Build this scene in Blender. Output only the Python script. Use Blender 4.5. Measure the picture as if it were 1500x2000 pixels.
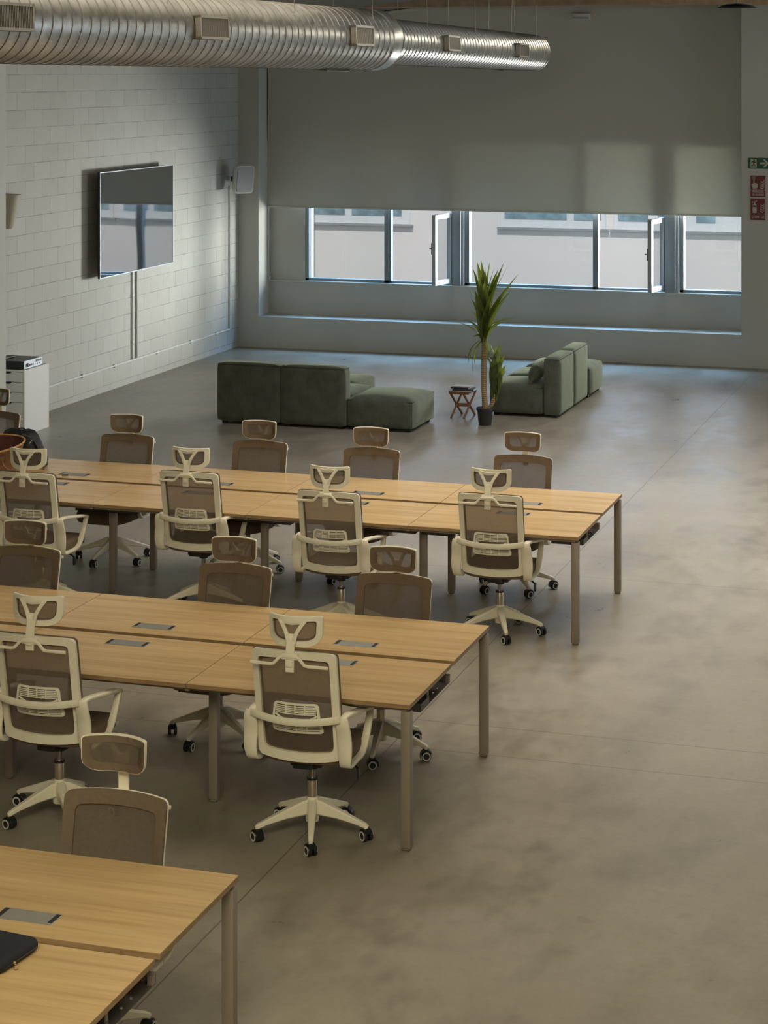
import bpy, bmesh, math, random
from mathutils import Vector, Matrix
random.seed(7)
for o in list(bpy.data.objects): bpy.data.objects.remove(o)
sc = bpy.context.scene
COL = sc.collection
PI = math.pi

# ------------------------------------------------------------------ camera
YAW = .3066
cam_d = bpy.data.cameras.new('camera'); cam = bpy.data.objects.new('camera', cam_d); COL.objects.link(cam)
cam_d.sensor_fit = 'HORIZONTAL'; cam_d.sensor_width = 36
cam_d.lens = 4094.29 * 36 / 1500
cam_d.shift_y = -(1000 - 136.67) / 1500
cam_d.clip_start = .1; cam_d.clip_end = 200
cam.location = (0, 0, 3.927); cam.rotation_euler = (PI / 2, 0, YAW)
sc.camera = cam

# ------------------------------------------------------------------ world, sun, area lights, exposure
w = bpy.data.worlds.new('sky'); sc.world = w; w.use_nodes = True
bg = w.node_tree.nodes['Background']; bg.inputs[0].default_value = (1, .95, .92, 1); bg.inputs[1].default_value = .60
sd = bpy.data.lights.new('sun', 'SUN'); sd.energy = 2.3; sd.angle = .01; sd.color = (1, .985, .975)
so = bpy.data.objects.new('sun', sd); COL.objects.link(so); so.rotation_euler = (math.radians(33), math.radians(0), math.radians(12))

def area(name, loc, direction, sx, sy, watts, color, spread=180):
    d = bpy.data.lights.new(name, 'AREA'); d.shape = 'RECTANGLE'; d.size = sx; d.size_y = sy
    d.energy = watts; d.color = color; d.spread = math.radians(spread)
    o = bpy.data.objects.new(name, d); COL.objects.link(o); o.location = loc
    o.rotation_euler = Vector(direction).to_track_quat('-Z', 'Y').to_euler()
    return o
# added lamp outside, hidden right of the windows, brightens the left wall
area('bounce_fill_side', (-3.0, 30.2, 1.5), (-1, -1.2, .06), 2.4, 2.4, 880, (1, 0.98, 0.92), 100)
# added lamp outside above the view, sends grazing light over the floor
area('grazing_fill_upper', (-7.0, 32.2, 2.45), (0, -1, -.08), 9, .8, 70, (0.6, 0.75, 1), 140)
# blue sky above the gap between the two buildings
area('sky_gap', (-7.2, 30.4, 5.0), (0, -.85, -1), 8, 2.0, 690, (0.31, 0.6, 1), 130)
# added fill lamps below the ceiling, out of view
area('overhead_fill_far', (-3.4, 18.8, 5.15), (-.03, .0, -1), 6, 6, 265, (0.98, 0.97, 1), 120)
area('overhead_fill_mid', (-4.0, 13.9, 4.95), (-.0, .0, -1), 5.5, 6, 155, (1, .88, .68), 140)
area('overhead_fill_near', (-.8, 4.0, 5.4), (-.05, .12, -1), 6, 5, 640, (1, .90, .57))
area('front_fill', (-1.6, 2.2, 4.95), (-.15, 1, -.42), 6, 1.6, 170, (1, .9, .72))  # added lamp above the camera, brightens the chair backs
area('right_fill', (6.8, 24.0, 2.3), (-1, -.05, -.06), 4.5, 2.2, 175, (0.82, 0.95, 1))  # added side lamp out of view, brightens the far floor and sofa side
# added lamp above the view before the beam, lights desks from the back
area('high_back_fill', (-1.8, 26.3, 5.1), (0, -1, -.25), 7, .5, 88, (1, .93, .75))

sc.view_settings.view_transform = 'Standard'
sc.view_settings.look = 'None'
sc.view_settings.exposure = 0.0
sc.view_settings.gamma = 1.0
sc.view_settings.use_curve_mapping = False
sc.cycles.use_denoising = True
sc.cycles.max_bounces = 10
sc.cycles.transparent_max_bounces = 24
sc.cycles.sample_clamp_indirect = 6

# ------------------------------------------------------------------ materials
def srgb(r, g, b):
    f = lambda c: (c / 255) / 12.92 if c / 255 <= .04045 else ((c / 255 + .055) / 1.055) ** 2.4
    return (f(r), f(g), f(b), 1)

class NT:
    def __init__(s, name):
        s.m = bpy.data.materials.new(name); s.m.use_nodes = True
        s.t = s.m.node_tree; s.b = s.t.nodes['Principled BSDF']; s.out = s.t.nodes['Material Output']
    def n(s, typ, **kw):
        nd = s.t.nodes.new(typ)
        for k, v in kw.items():
            if k.startswith('i_'):
                key = k[2:]; key = int(key) if key.isdigit() else key.replace('_', ' ')
                nd.inputs[key].default_value = v
            else: setattr(nd, k, v)
        return nd
    def l(s, a, b): s.t.links.new(a, b)
    def coord(s, kind='Object', scale=(1, 1, 1), loc=(0, 0, 0), rot=(0, 0, 0)):
        tc = s.n('ShaderNodeTexCoord'); mp = s.n('ShaderNodeMapping')
        mp.inputs['Scale'].default_value = scale; mp.inputs['Location'].default_value = loc; mp.inputs['Rotation'].default_value = rot
        s.l(tc.outputs[kind], mp.inputs[0]); return mp.outputs[0]
    def noise(s, vec, scale, detail=4, rough=.55):
        nz = s.n('ShaderNodeTexNoise'); nz.inputs['Scale'].default_value = scale
        nz.inputs['Detail'].default_value = detail; nz.inputs['Roughness'].default_value = rough
        s.l(vec, nz.inputs['Vector']); return nz.outputs['Fac']
    def ramp(s, fac, stops):
        r = s.n('ShaderNodeValToRGB'); e = r.color_ramp.elements
        e[0].position, e[0].color = stops[0][0], stops[0][1]
        e[1].position, e[1].color = stops[-1][0], stops[-1][1]
        for p, c in stops[1:-1]:
            q = e.new(p); q.color = c
        s.l(fac, r.inputs[0]); return r.outputs[0]
    def mix(s, fac, a, b, mode='MIX'):
        m = s.n('ShaderNodeMix', data_type='RGBA', blend_type=mode)
        for inp, v in ((m.inputs['Factor'], fac), (m.inputs['A'], a), (m.inputs['B'], b)):
            if hasattr(v, 'is_linked'): s.l(v, inp)
            else: inp.default_value = v
        return m.outputs['Result']
    def math(s, op, a, b=0., c=0.):
        m = s.n('ShaderNodeMath', operation=op)
        for i, v in enumerate((a, b, c)):
            if hasattr(v, 'is_linked'): s.l(v, m.inputs[i])
            else: m.inputs[i].default_value = v
        return m.outputs[0]
    def bump(s, h, strength=.2, dist=.01):
        b = s.n('ShaderNodeBump'); b.inputs['Strength'].default_value = strength; b.inputs['Distance'].default_value = dist
        s.l(h, b.inputs['Height']); s.l(b.outputs[0], s.b.inputs['Normal'])
    def set(s, col=None, rough=None, metal=None, spec=None, **kw):
        if col is not None:
            if hasattr(col, 'is_linked'): s.l(col, s.b.inputs['Base Color'])
            else: s.b.inputs['Base Color'].default_value = col
        if rough is not None:
            if hasattr(rough, 'is_linked'): s.l(rough, s.b.inputs['Roughness'])
            else: s.b.inputs['Roughness'].default_value = rough
        if metal is not None: s.b.inputs['Metallic'].default_value = metal
        if spec is not None: s.b.inputs['Specular IOR Level'].default_value = spec
        for k, v in kw.items(): s.b.inputs[k.replace('_', ' ')].default_value = v
        return s.m

def plain(name, col, rough=.5, metal=0, spec=.5, var=.06, nscale=20, bump=0, bscale=200):
    t = NT(name); v = t.coord()
    f = t.noise(v, nscale, 3)
    a = tuple(c * (1 - var) for c in col[:3]) + (1,); b = tuple(min(1, c * (1 + var)) for c in col[:3]) + (1,)
    c = t.ramp(f, [(.3, a), (.7, b)])
    if bump: t.bump(t.noise(v, bscale, 2), bump, .002)
    return t.set(c, rough, metal, spec)

M = {}
M['wall'] = plain('painted_wall', (.54, .54, .50, 1), .8, spec=.25, var=.04, nscale=1.3, bump=.15, bscale=40)
def shade_mat():
    t = NT('shade_cloth'); v = t.coord()
    t.bump(t.noise(v, 900, 2), .1, .002); t.set((.58, .575, .53, 1), .9, 0, .1)
    tl = t.n('ShaderNodeBsdfTranslucent'); tl.inputs[0].default_value = (.60, .62, .56, 1)
    m = t.n('ShaderNodeMixShader'); m.inputs[0].default_value = .12
    t.l(t.b.outputs[0], m.inputs[1]); t.l(tl.outputs[0], m.inputs[2]); t.l(m.outputs[0], t.out.inputs[0]); return t.m
M['shade'] = shade_mat()
M['reveal'] = plain('painted_reveal', (.60, .60, .56, 1), .7, spec=.25, var=.03, nscale=1.5)
M['frame'] = plain('window_frame_grey', (.22, .27, .31, 1), .35, .2, var=.03)
M['frame_white'] = plain('white_window_frame', (.75, .77, .78, 1), .4, var=.02)
M['leaf_frame'] = plain('sash_frame', (.42, .47, .52, 1), .4, .1, var=.02)
M['ext_wall'] = plain('white_render', (.78, .75, .725, 1), .9, spec=.1, var=.015, nscale=.8)
M['ext_glass'] = plain('far_window_glass', (.22, .33, .38, 1), .25, 0, var=.35, nscale=6)
M['ext_grey'] = plain('grey_ledge', (.30, .32, .33, 1), .8)
M['bounce_block'] = plain('dark_bounce_block', (.03, .03, .032, 1), .9, spec=.1)  # for the added sheet that soaks up bounced light outside
M['asphalt'] = plain('street_surface', (.09, .088, .086, 1), .9, var=.1, nscale=8)
M['beam'] = plain('beam_concrete', (.34, .25, .17, 1), .85, var=.18, nscale=9, bump=.3, bscale=60)
M['ceil'] = plain('ceiling_grey', (.20, .18, .15, 1), .9, var=.1, nscale=3)
M['cream'] = plain('cream_plastic', (.84, .79, .64, 1), .38, spec=.4, var=.015, nscale=8)
M['seatfab'] = plain('taupe_seat_fabric', (.175, .125, .092, 1), .85, spec=.25, var=.08, nscale=60, bump=.25, bscale=500)
M['border'] = plain('taupe_border', (.150, .112, .080, 1), .8, spec=.25, var=.06, nscale=60, bump=.2, bscale=600)
M['black'] = plain('black_plastic', (.012, .012, .013, 1), .4, var=.1)
M['ring'] = plain('pale_wheel_ring', (.62, .60, .55, 1), .4)
M['lift'] = plain('gas_lift_metal', (.55, .47, .38, 1), .28, .85, var=.05)
M['chrome'] = plain('rod_metal', (.35, .33, .30, 1), .25, .9, var=.05)
M['legmetal'] = plain('taupe_leg_paint', (.29, .245, .20, 1), .45, .25, var=.03)
M['darkmetal'] = plain('dark_tray_metal', (.10, .09, .08, 1), .5, .3, var=.05)
M['port'] = plain('brushed_port_cover', (.40, .40, .37, 1), .38, .55, var=.03)
M['white'] = plain('white_lacquer', (.74, .74, .73, 1), .35, var=.01)
M['silver'] = plain('silver_faceplate', (.50, .56, .62, 1), .35, .5, var=.02)
M['darkgrey'] = plain('dark_grey', (.04, .04, .042, 1), .5)
M['pot'] = plain('black_pot', (.02, .02, .021, 1), .5)
M['soil'] = plain('soil', (.05, .035, .025, 1), .95, var=.4, nscale=60, bump=.6, bscale=90)
M['spk'] = plain('speaker_white', (.62, .63, .62, 1), .5, var=.01)
M['grille'] = plain('speaker_grille', (.36, .385, .41, 1), .7, var=.03, nscale=300)
M['sconce'] = plain('sconce_beige', (.36, .325, .25, 1), .6, var=.08, nscale=5)
M['basket'] = plain('tan_leather', (.225, .115, .052, 1), .55, var=.35, nscale=9, bump=.25, bscale=50)
M['basket_trim'] = plain('tan_trim', (.56, .33, .14, 1), .5, var=.1)
M['lining'] = plain('dark_red_lining', (.11, .035, .025, 1), .8, var=.3)
M['packfab'] = plain('black_nylon', (.006, .006, .0075, 1), .6, var=.3, nscale=12, bump=.4, bscale=60)
M['strapgrey'] = plain('grey_strap', (.11, .115, .13, 1), .6)
M['sleeve'] = plain('dark_blue_neoprene', (.012, .013, .022, 1), .75, var=.12, bump=.2, bscale=400)
M['brass'] = plain('brass_zip', (.75, .55, .35, 1), .3, .9)
M['paper'] = plain('paper', (.55, .57, .58, 1), .7)
M['bookdark'] = plain('dark_book_cover', (.035, .038, .045, 1), .5)
M['stoolwood'] = plain('stool_wood', (.26, .125, .065, 1), .5, var=.2, nscale=30)
M['green'] = plain('sign_green', (.012, .10, .055, 1), .5)
M['red'] = plain('sign_red', (.17, .022, .024, 1), .5)
M['signwhite'] = plain('sign_white', (.50, .49, .43, 1), .6)
M['lampdark'] = plain('lamp_dark_metal', (.018, .017, .016, 1), .9, 0, spec=.1)
M['cable'] = plain('steel_cable', (.45, .42, .36, 1), .4, .6)
M['conduit'] = plain('conduit_white', (.66, .67, .66, 1), .4)

# concrete floor: mottled, joints cut as thin dark lines
def floor_mat():
    t = NT('polished_concrete'); v = t.coord()
    big = t.noise(v, .42, 4, .6)
    med = t.noise(t.coord(scale=(1.0, .5, 1), loc=(3, 1, 0)), 2.1, 6, .62)
    fine = t.noise(v, 26, 5, .6)
    c1 = t.ramp(big, [(.32, (.285, .247, .19, 1)), (.68, (.37, .332, .268, 1))])
    c2 = t.ramp(med, [(.30, (.66, .64, .61, 1)), (.52, (1, 1, 1, 1)), (.75, (1.0, 1.0, 1.0, 1))])
    c = t.mix(.85, c1, c2, 'MULTIPLY')
    med2 = t.noise(t.coord(scale=(1.0, .7, 1), loc=(7, 2, 0)), 7.0, 6, .68)
    c = t.mix(.55, c, t.ramp(med2, [(.32, (.80, .79, .77, 1)), (.55, (1, 1, 1, 1)), (.78, (1.12, 1.12, 1.12, 1))]), 'MULTIPLY')
    c3 = t.ramp(fine, [(.3, (.88, .88, .88, 1)), (.7, (1, 1, 1, 1))])
    c = t.mix(.6, c, c3, 'MULTIPLY')
    # small stains
    st = t.noise(t.coord(loc=(11, 4, 0)), 5.5, 2, .5)
    c = t.mix(t.math('MULTIPLY', t.ramp(st, [(.66, (0, 0, 0, 1)), (.74, (1, 1, 1, 1))]), .28), c, (.20, .16, .11, 1))
    sep = t.n('ShaderNodeSeparateXYZ'); t.l(t.coord(), sep.inputs[0])
    wob = t.math('MULTIPLY', t.math('SUBTRACT', t.noise(v, 1.2, 2), .5), .012)
    masks = []
    for axis, p in ((0, -3.6396), (0, 2.4), (1, 12.143), (1, 11.638), (1, 15.957), (1, 19.9), (1, 5.2), (1, 24.2)):
        wdt = .0035 if p not in (19.9, 24.2) else .0022
        d = t.math('ABSOLUTE', t.math('SUBTRACT', t.math('ADD', sep.outputs[axis], wob), p))
        masks.append(t.math('LESS_THAN', d, wdt))
    m = masks[0]
    for q in masks[1:]: m = t.math('MAXIMUM', m, q)
    c = t.mix(t.math('MULTIPLY', m, .85), c, (.10, .08, .06, 1))
    r = t.n('ShaderNodeMapRange'); r.inputs['From Min'].default_value = .3; r.inputs['From Max'].default_value = .7
    r.inputs['To Min'].default_value = .24; r.inputs['To Max'].default_value = .52; t.l(t.mix(.5, med, med2), r.inputs['Value'])
    t.bump(t.mix(.35, med2, fine), .16, .012)
    return t.set(c, r.outputs[0], 0, .5)
M['floor'] = floor_mat()

# painted concrete blocks 0.4 x 0.2 m
def block_mat():
    t = NT('painted_blocks')
    tc = t.n('ShaderNodeTexCoord'); sep = t.n('ShaderNodeSeparateXYZ'); t.l(tc.outputs['Object'], sep.inputs[0])
    cmb = t.n('ShaderNodeCombineXYZ')
    t.l(t.math('ADD', sep.outputs[1], -.31 + 40.), cmb.inputs[0]); t.l(t.math('ADD', sep.outputs[2], -.075 + 4.), cmb.inputs[1])
    vec = cmb.outputs[0]
    # wobble the joints so they look hand laid
    br = t.n('ShaderNodeTexBrick'); br.offset = .5; br.squash = 1
    br.inputs['Scale'].default_value = 1; br.inputs['Brick Width'].default_value = .405; br.inputs['Row Height'].default_value = .2
    br.inputs['Mortar Size'].default_value = .0045; br.inputs['Mortar Smooth'].default_value = .3
    br.inputs['Color1'].default_value = (.46, .467, .435, 1); br.inputs['Color2'].default_value = (.51, .517, .487, 1)
    br.inputs['Mortar'].default_value = (.30, .30, .275, 1)
    t.l(vec, br.inputs['Vector'])
    gap = t.ramp(t.noise(vec, 3.3, 2), [(.42, (0, 0, 0, 1)), (.62, (1, 1, 1, 1))])
    c = t.mix(t.math('MULTIPLY', gap, .75), br.outputs['Color'], (.49, .495, .462, 1))
    gr = t.noise(vec, 38, 5, .7)
    c = t.mix(.5, c, t.ramp(gr, [(.3, (.86, .86, .86, 1)), (.7, (1, 1, 1, 1))]), 'MULTIPLY')
    h = t.math('SUBTRACT', t.math('MULTIPLY', gr, .35), br.outputs['Fac'])
    t.bump(h, .55, .006)
    return t.set(c, .75, 0, .3)
M['block'] = block_mat()

def wood_mat():
    t = NT('oak_laminate')
    oi = t.n('ShaderNodeObjectInfo')
    tc = t.n('ShaderNodeTexCoord')
    add = t.n('ShaderNodeVectorMath', operation='ADD'); t.l(tc.outputs['Object'], add.inputs[0])
    sc3 = t.n('ShaderNodeVectorMath', operation='SCALE'); t.l(oi.outputs['Location'], sc3.inputs[0]); sc3.inputs['Scale'].default_value = 3.1
    t.l(sc3.outputs[0], add.inputs[1])
    mp = t.n('ShaderNodeMapping'); mp.inputs['Scale'].default_value = (1.3, 30, 30); t.l(add.outputs[0], mp.inputs[0])
    f1 = t.noise(mp.outputs[0], 1.0, 5, .6)
    mp2 = t.n('ShaderNodeMapping'); mp2.inputs['Scale'].default_value = (.7, 8, 8); t.l(add.outputs[0], mp2.inputs[0])
    f2 = t.noise(mp2.outputs[0], 1.0, 3, .5)
    c = t.ramp(f1, [(.25, (.57, .385, .185, 1)), (.5, (.70, .495, .255, 1)), (.8, (.77, .56, .305, 1))])
    c2 = t.ramp(f2, [(.3, (.80, .76, .70, 1)), (.7, (1.04, 1.03, 1.02, 1))])
    c = t.mix(.8, c, c2, 'MULTIPLY')
    t.bump(f1, .05, .001)
    return t.set(c, .20, 0, .5)
M['wood'] = wood_mat()
def edge_mat():
    t = NT('board_edge'); v = t.coord(scale=(2, 2, 60))
    return t.set(t.ramp(t.noise(v, 2, 3), [(.3, (.27, .165, .08, 1)), (.7, (.36, .235, .12, 1))]), .5)
M['edge'] = edge_mat()

def mesh_mat():
    t = NT('taupe_mesh_cloth'); v = t.coord()
    f = t.noise(v, 60, 2)
    t.set(t.ramp(f, [(.3, (.13, .10, .076, 1)), (.7, (.155, .12, .092, 1))]), .8, 0, .2)
    tr = t.n('ShaderNodeBsdfTransparent'); tl = t.n('ShaderNodeBsdfTranslucent'); tl.inputs[0].default_value = (.22, .175, .13, 1)
    m0 = t.n('ShaderNodeMixShader'); m0.inputs[0].default_value = .25
    t.l(t.b.outputs[0], m0.inputs[1]); t.l(tl.outputs[0], m0.inputs[2])
    m = t.n('ShaderNodeMixShader'); m.inputs[0].default_value = .82
    t.l(tr.outputs[0], m.inputs[1]); t.l(m0.outputs[0], m.inputs[2]); t.l(m.outputs[0], t.out.inputs[0])
    return t.m
M['mesh'] = mesh_mat()

def glass_mat():
    t = NT('window_glass')
    tr = t.n('ShaderNodeBsdfTransparent'); tr.inputs[0].default_value = (.96, .98, .98, 1)
    gl = t.n('ShaderNodeBsdfGlossy'); gl.inputs['Roughness'].default_value = .01
    lw = t.n('ShaderNodeLayerWeight'); fac = t.math('MULTIPLY_ADD', t.math('POWER', lw.outputs['Facing'], 4.), .55, .03)
    # faint waviness of the pane
    bp = t.n('ShaderNodeBump'); bp.inputs['Strength'].default_value = .02; t.l(t.noise(t.coord(), 2, 1), bp.inputs['Height']); t.l(bp.outputs[0], gl.inputs['Normal'])
    m = t.n('ShaderNodeMixShader'); t.l(fac, m.inputs[0]); t.l(tr.outputs[0], m.inputs[1]); t.l(gl.outputs[0], m.inputs[2])
    t.l(m.outputs[0], t.out.inputs[0]); return t.m
M['glass'] = glass_mat()

def duct_mat():
    t = NT('galvanised_steel'); v = t.coord()
    f = t.noise(t.coord(scale=(1, 1, 1)), 7, 5, .65)
    c = t.ramp(f, [(.3, (.33, .33, .325, 1)), (.7, (.56, .56, .55, 1))])
    r = t.ramp(t.noise(v, 16, 4), [(.3, (.27, .27, .27, 1)), (.7, (.42, .42, .42, 1))])
    t.bump(t.noise(v, 5, 2), .15, .01)
    return t.set(c, r, .92, .5)
M['duct'] = duct_mat()
M['ductrib'] = plain('duct_seam', (.20, .19, .17, 1), .45, .8)

def screen_mat():
    t = NT('glossy_screen'); v = t.coord()
    t.bump(t.noise(v, 1.3, 1), .10, .02)
    t.set((.006, .006, .009, 1), .03, 0, .5)
    t.b.inputs['IOR'].default_value = 5.0
    t.b.inputs['Coat Weight'].default_value = 1; t.b.inputs['Coat Roughness'].default_value = .02; t.b.inputs['Coat IOR'].default_value = 2.0
    return t.m
M['screen'] = screen_mat()

def sofa_mat():
    t = NT('green_corduroy'); v = t.coord()
    f = t.noise(v, 7, 4, .6); g = t.noise(t.coord(scale=(90, 90, 6)), 1, 3)
    c = t.ramp(f, [(.3, (.075, .082, .060, 1)), (.7, (.112, .120, .088, 1))])
    c = t.mix(.5, c, t.ramp(g, [(.3, (.78, .78, .78, 1)), (.7, (1.1, 1.1, 1.1, 1))]), 'MULTIPLY')
    t.bump(t.mix(.5, f, g), .35, .006)
    t.set(c, .85, 0, .15); t.b.inputs['Sheen Weight'].default_value = .5; t.b.inputs['Sheen Tint'].default_value = (.62, .70, .50, 1)
    t.b.inputs['Sheen Roughness'].default_value = .4
    return t.m
M['sofa'] = sofa_mat()
M['piping'] = plain('sofa_piping', (.035, .04, .025, 1), .9)

def leaf_mat():
    t = NT('dracaena_leaf'); v = t.coord()
    c = t.ramp(t.noise(v, 14, 3), [(.3, (.045, .066, .022, 1)), (.7, (.100, .13, .042, 1))])
    t.set(c, .42, 0, .5)
    tl = t.n('ShaderNodeBsdfTranslucent'); tl.inputs[0].default_value = (.46, .55, .06, 1)
    m = t.n('ShaderNodeMixShader'); m.inputs[0].default_value = .38
    t.l(t.b.outputs[0], m.inputs[1]); t.l(tl.outputs[0], m.inputs[2]); t.l(m.outputs[0], t.out.inputs[0]); return t.m
M['leaf'] = leaf_mat()
def trunk_mat():
    t = NT('palm_trunk'); v = t.coord(scale=(1, 1, 1))
    wv = t.n('ShaderNodeTexWave', wave_type='BANDS', bands_direction='Z'); wv.inputs['Scale'].default_value = 14; wv.inputs['Distortion'].default_value = 2.5
    t.l(v, wv.inputs['Vector'])
    c = t.ramp(wv.outputs['Fac'], [(.1, (.21, .14, .065, 1)), (.6, (.34, .245, .125, 1))])
    t.bump(wv.outputs['Fac'], .5, .006); return t.set(c, .85)
M['trunk'] = trunk_mat()

# ------------------------------------------------------------------ mesh helpers
class MB:
    def __init__(s): s.bm = bmesh.new(); s.mats = []
    def mi(s, m):
        if m not in s.mats: s.mats.append(m)
        return s.mats.index(m)
    def _tag(s, faces, m):
        i = s.mi(m)
        for f in faces: f.material_index = i
    def box(s, c, size, m, bevel=0, rot=None, seg=2):
        r = bmesh.ops.create_cube(s.bm, size=1); vs = r['verts']
        mat = Matrix.Translation(Vector(c)) @ (rot.to_4x4() if rot else Matrix()) @ Matrix.Diagonal((size[0], size[1], size[2], 1))
        bmesh.ops.transform(s.bm, matrix=mat, verts=vs)
        fs = set(f for v in vs for f in v.link_faces)
        if bevel:
            es = list(set(e for v in vs for e in v.link_edges))
            rr = bmesh.ops.bevel(s.bm, geom=es, offset=bevel, segments=seg, affect='EDGES', profile=.5)
            fs = set(f for f in fs if f.is_valid) | set(rr['faces'])
        s._tag(fs, m); return s
    def b(s, x0, x1, y0, y1, z0, z1, m, bevel=0):
        return s.box(((x0 + x1) / 2, (y0 + y1) / 2, (z0 + z1) / 2), (abs(x1 - x0), abs(y1 - y0), abs(z1 - z0)), m, bevel)
    def loft(s, rings, m, cap=True, closed=True, loop=False):
        R = [[s.bm.verts.new(p) for p in r] for r in rings]; fs = []
        n = len(R[0]); K = len(R)
        for i in range(K if loop else K - 1):
            a, c = R[i], R[(i + 1) % K]
            for j in range(n if closed else n - 1):
                try: fs.append(s.bm.faces.new((a[j], a[(j + 1) % n], c[(j + 1) % n], c[j])))
                except ValueError: pass
        if cap and closed and not loop:
            fs.append(s.bm.faces.new(R[0][::-1])); fs.append(s.bm.faces.new(R[-1]))
        s._tag(fs, m); return s
    def tube(s, pts, r, m, n=10, cap=True):
        pts = [Vector(p) for p in pts]; rings = []
        rr = r if isinstance(r, (list, tuple)) else [r] * len(pts)
        ref = None
        for i, p in enumerate(pts):
            t = (pts[min(i + 1, len(pts) - 1)] - pts[max(i - 1, 0)]).normalized()
            if ref is None:
                ref = Vector((0, 0, 1)) if abs(t.z) < .9 else Vector((1, 0, 0))
            a = (ref - t * ref.dot(t)).normalized(); bb = t.cross(a); ref = a
            rings.append([p + (a * math.cos(2 * PI * k / n) + bb * math.sin(2 * PI * k / n)) * rr[i] for k in range(n)])
        return s.loft(rings, m, cap)
    def sweep(s, pts, side, wid, thk, m, ch=.3):
        """rectangular bar along pts: wid along 'side', thk across; corners chamfered"""
        pts = [Vector(p) for p in pts]; K = len(pts); side = Vector(side)
        W = wid if isinstance(wid, (list, tuple)) else [wid] * K
        T = thk if isinstance(thk, (list, tuple)) else [thk] * K
        rings = []
        for i, p in enumerate(pts):
            t = (pts[min(i + 1, K - 1)] - pts[max(i - 1, 0)]).normalized()
            b_ = (side - t * side.dot(t)).normalized(); n_ = t.cross(b_)
            a, c = W[i] / 2, T[i] / 2; q = min(a, c) * ch
            rings.append([p + b_ * u + n_ * v for u, v in ((a, c - q), (a - q, c), (-a + q, c), (-a, c - q), (-a, -c + q), (-a + q, -c), (a - q, -c), (a, -c + q))])
        return s.loft(rings, m)
    def lathe(s, prof, m, c=(0, 0, 0), n=24, axis='z', cap=True):
        rings = []
        for r, h in prof:
            ring = []
            for k in range(n):
                a = 2 * PI * k / n; x, y = r * math.cos(a), r * math.sin(a)
                p = {'z': (x, y, h), 'x': (h, x, y), 'y': (y, h, x)}[axis]
                ring.append((p[0] + c[0], p[1] + c[1], p[2] + c[2]))
            rings.append(ring)
        return s.loft(rings, m, cap)
    def plate(s, outer, inner, f, thk, m):
        """ring (or solid when inner is None) in a surface; f(x,z)->y ; thk along y"""
        if inner:
            n = len(outer); rings = []
            for j in range(n):
                o, i_ = outer[j], inner[j]
                rings.append([(o[0], f(*o) - thk / 2, o[1]), (o[0], f(*o) + thk / 2, o[1]), (i_[0], f(*i_) + thk / 2, i_[1]), (i_[0], f(*i_) - thk / 2, i_[1])])
            return s.loft(rings, m, cap=False, closed=True, loop=True)
    def surf(s, x0, x1, z0, z1, f, m, nx=12, nz=8, thk=0):
        V = [[s.bm.verts.new((x0(v) + (x1(v) - x0(v)) * u / nx, 0, v)) for u in range(nx + 1)] for v in [z0 + (z1 - z0) * k / nz for k in range(nz + 1)]]
        for r in V:
            for q in r: q.co.y = f(q.co.x, q.co.z)
        fs = []
        for i in range(nz):
            for j in range(nx): fs.append(s.bm.faces.new((V[i][j], V[i][j + 1], V[i + 1][j + 1], V[i + 1][j])))
        s._tag(fs, m); return s
    def poly(s, pts, off, m):
        """extruded polygon: pts list of 3D points, off = extrusion vector"""
        a = [Vector(p) for p in pts]; o = Vector(off); return s.loft([a, [p + o for p in a]], m)
    def build(s, name, parent=None, smooth=35, loc=None):
        bmesh.ops.recalc_face_normals(s.bm, faces=s.bm.faces)
        me = bpy.data.meshes.new(name); s.bm.to_mesh(me); s.bm.free()
        for m in s.mats: me.materials.append(M[m] if isinstance(m, str) else m)
        if smooth:
            for p in me.polygons: p.use_smooth = True
            me.set_sharp_from_angle(angle=math.radians(smooth))
        o = bpy.data.objects.new(name, me); COL.objects.link(o)
        if parent: o.parent = parent
        if loc: o.location = loc
        return o

def rr(cs, rad, n=5):
    """rounded polygon through corner points cs with radii rad"""
    out = []; K = len(cs)
    for i in range(K):
        p = Vector(cs[i]); a = Vector(cs[i - 1]); c = Vector(cs[(i + 1) % K]); r = rad[i] if isinstance(rad, (list, tuple)) else rad
        d1 = (a - p); d2 = (c - p); r1 = min(r, d1.length * .49); r2 = min(r, d2.length * .49)
        A = p + d1.normalized() * r1; B = p + d2.normalized() * r2
        for k in range(n + 1):
            t = k / n; out.append(tuple((1 - t) ** 2 * A + 2 * t * (1 - t) * p + t * t * B))
    return out

def subdiv(pts, k=6):
    """Catmull-Rom smoothing"""
    P = [Vector(p) for p in pts]; out = []
    for i in range(len(P) - 1):
        p0, p1, p2, p3 = P[max(i - 1, 0)], P[i], P[i + 1], P[min(i + 2, len(P) - 1)]
        for j in range(k):
            t = j / k
            out.append(.5 * ((2 * p1) + (-p0 + p2) * t + (2 * p0 - 5 * p1 + 4 * p2 - p3) * t * t + (-p0 + 3 * p1 - 3 * p2 + p3) * t ** 3))
    out.append(P[-1]); return out

def thing(name, label, cat, loc=(0, 0, 0), rz=0, group=None):
    o = bpy.data.objects.new(name, None); COL.objects.link(o); o.empty_display_size = .1
    o.location = loc; o.rotation_euler = (0, 0, rz); o['label'] = label; o['category'] = cat
    if group: o['group'] = group
    return o
def tag(o, label, cat, group=None, kind=None):
    o['label'] = label; o['category'] = cat
    if group: o['group'] = group
    if kind: o['kind'] = kind
    return o
def struct(o): o['kind'] = 'structure'; return o
def copy_tree(o, parent=None):
    c = o.copy(); COL.objects.link(c)
    if parent: c.parent = parent
    for ch in list(o.children): copy_tree(ch, c)
    return c

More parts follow.
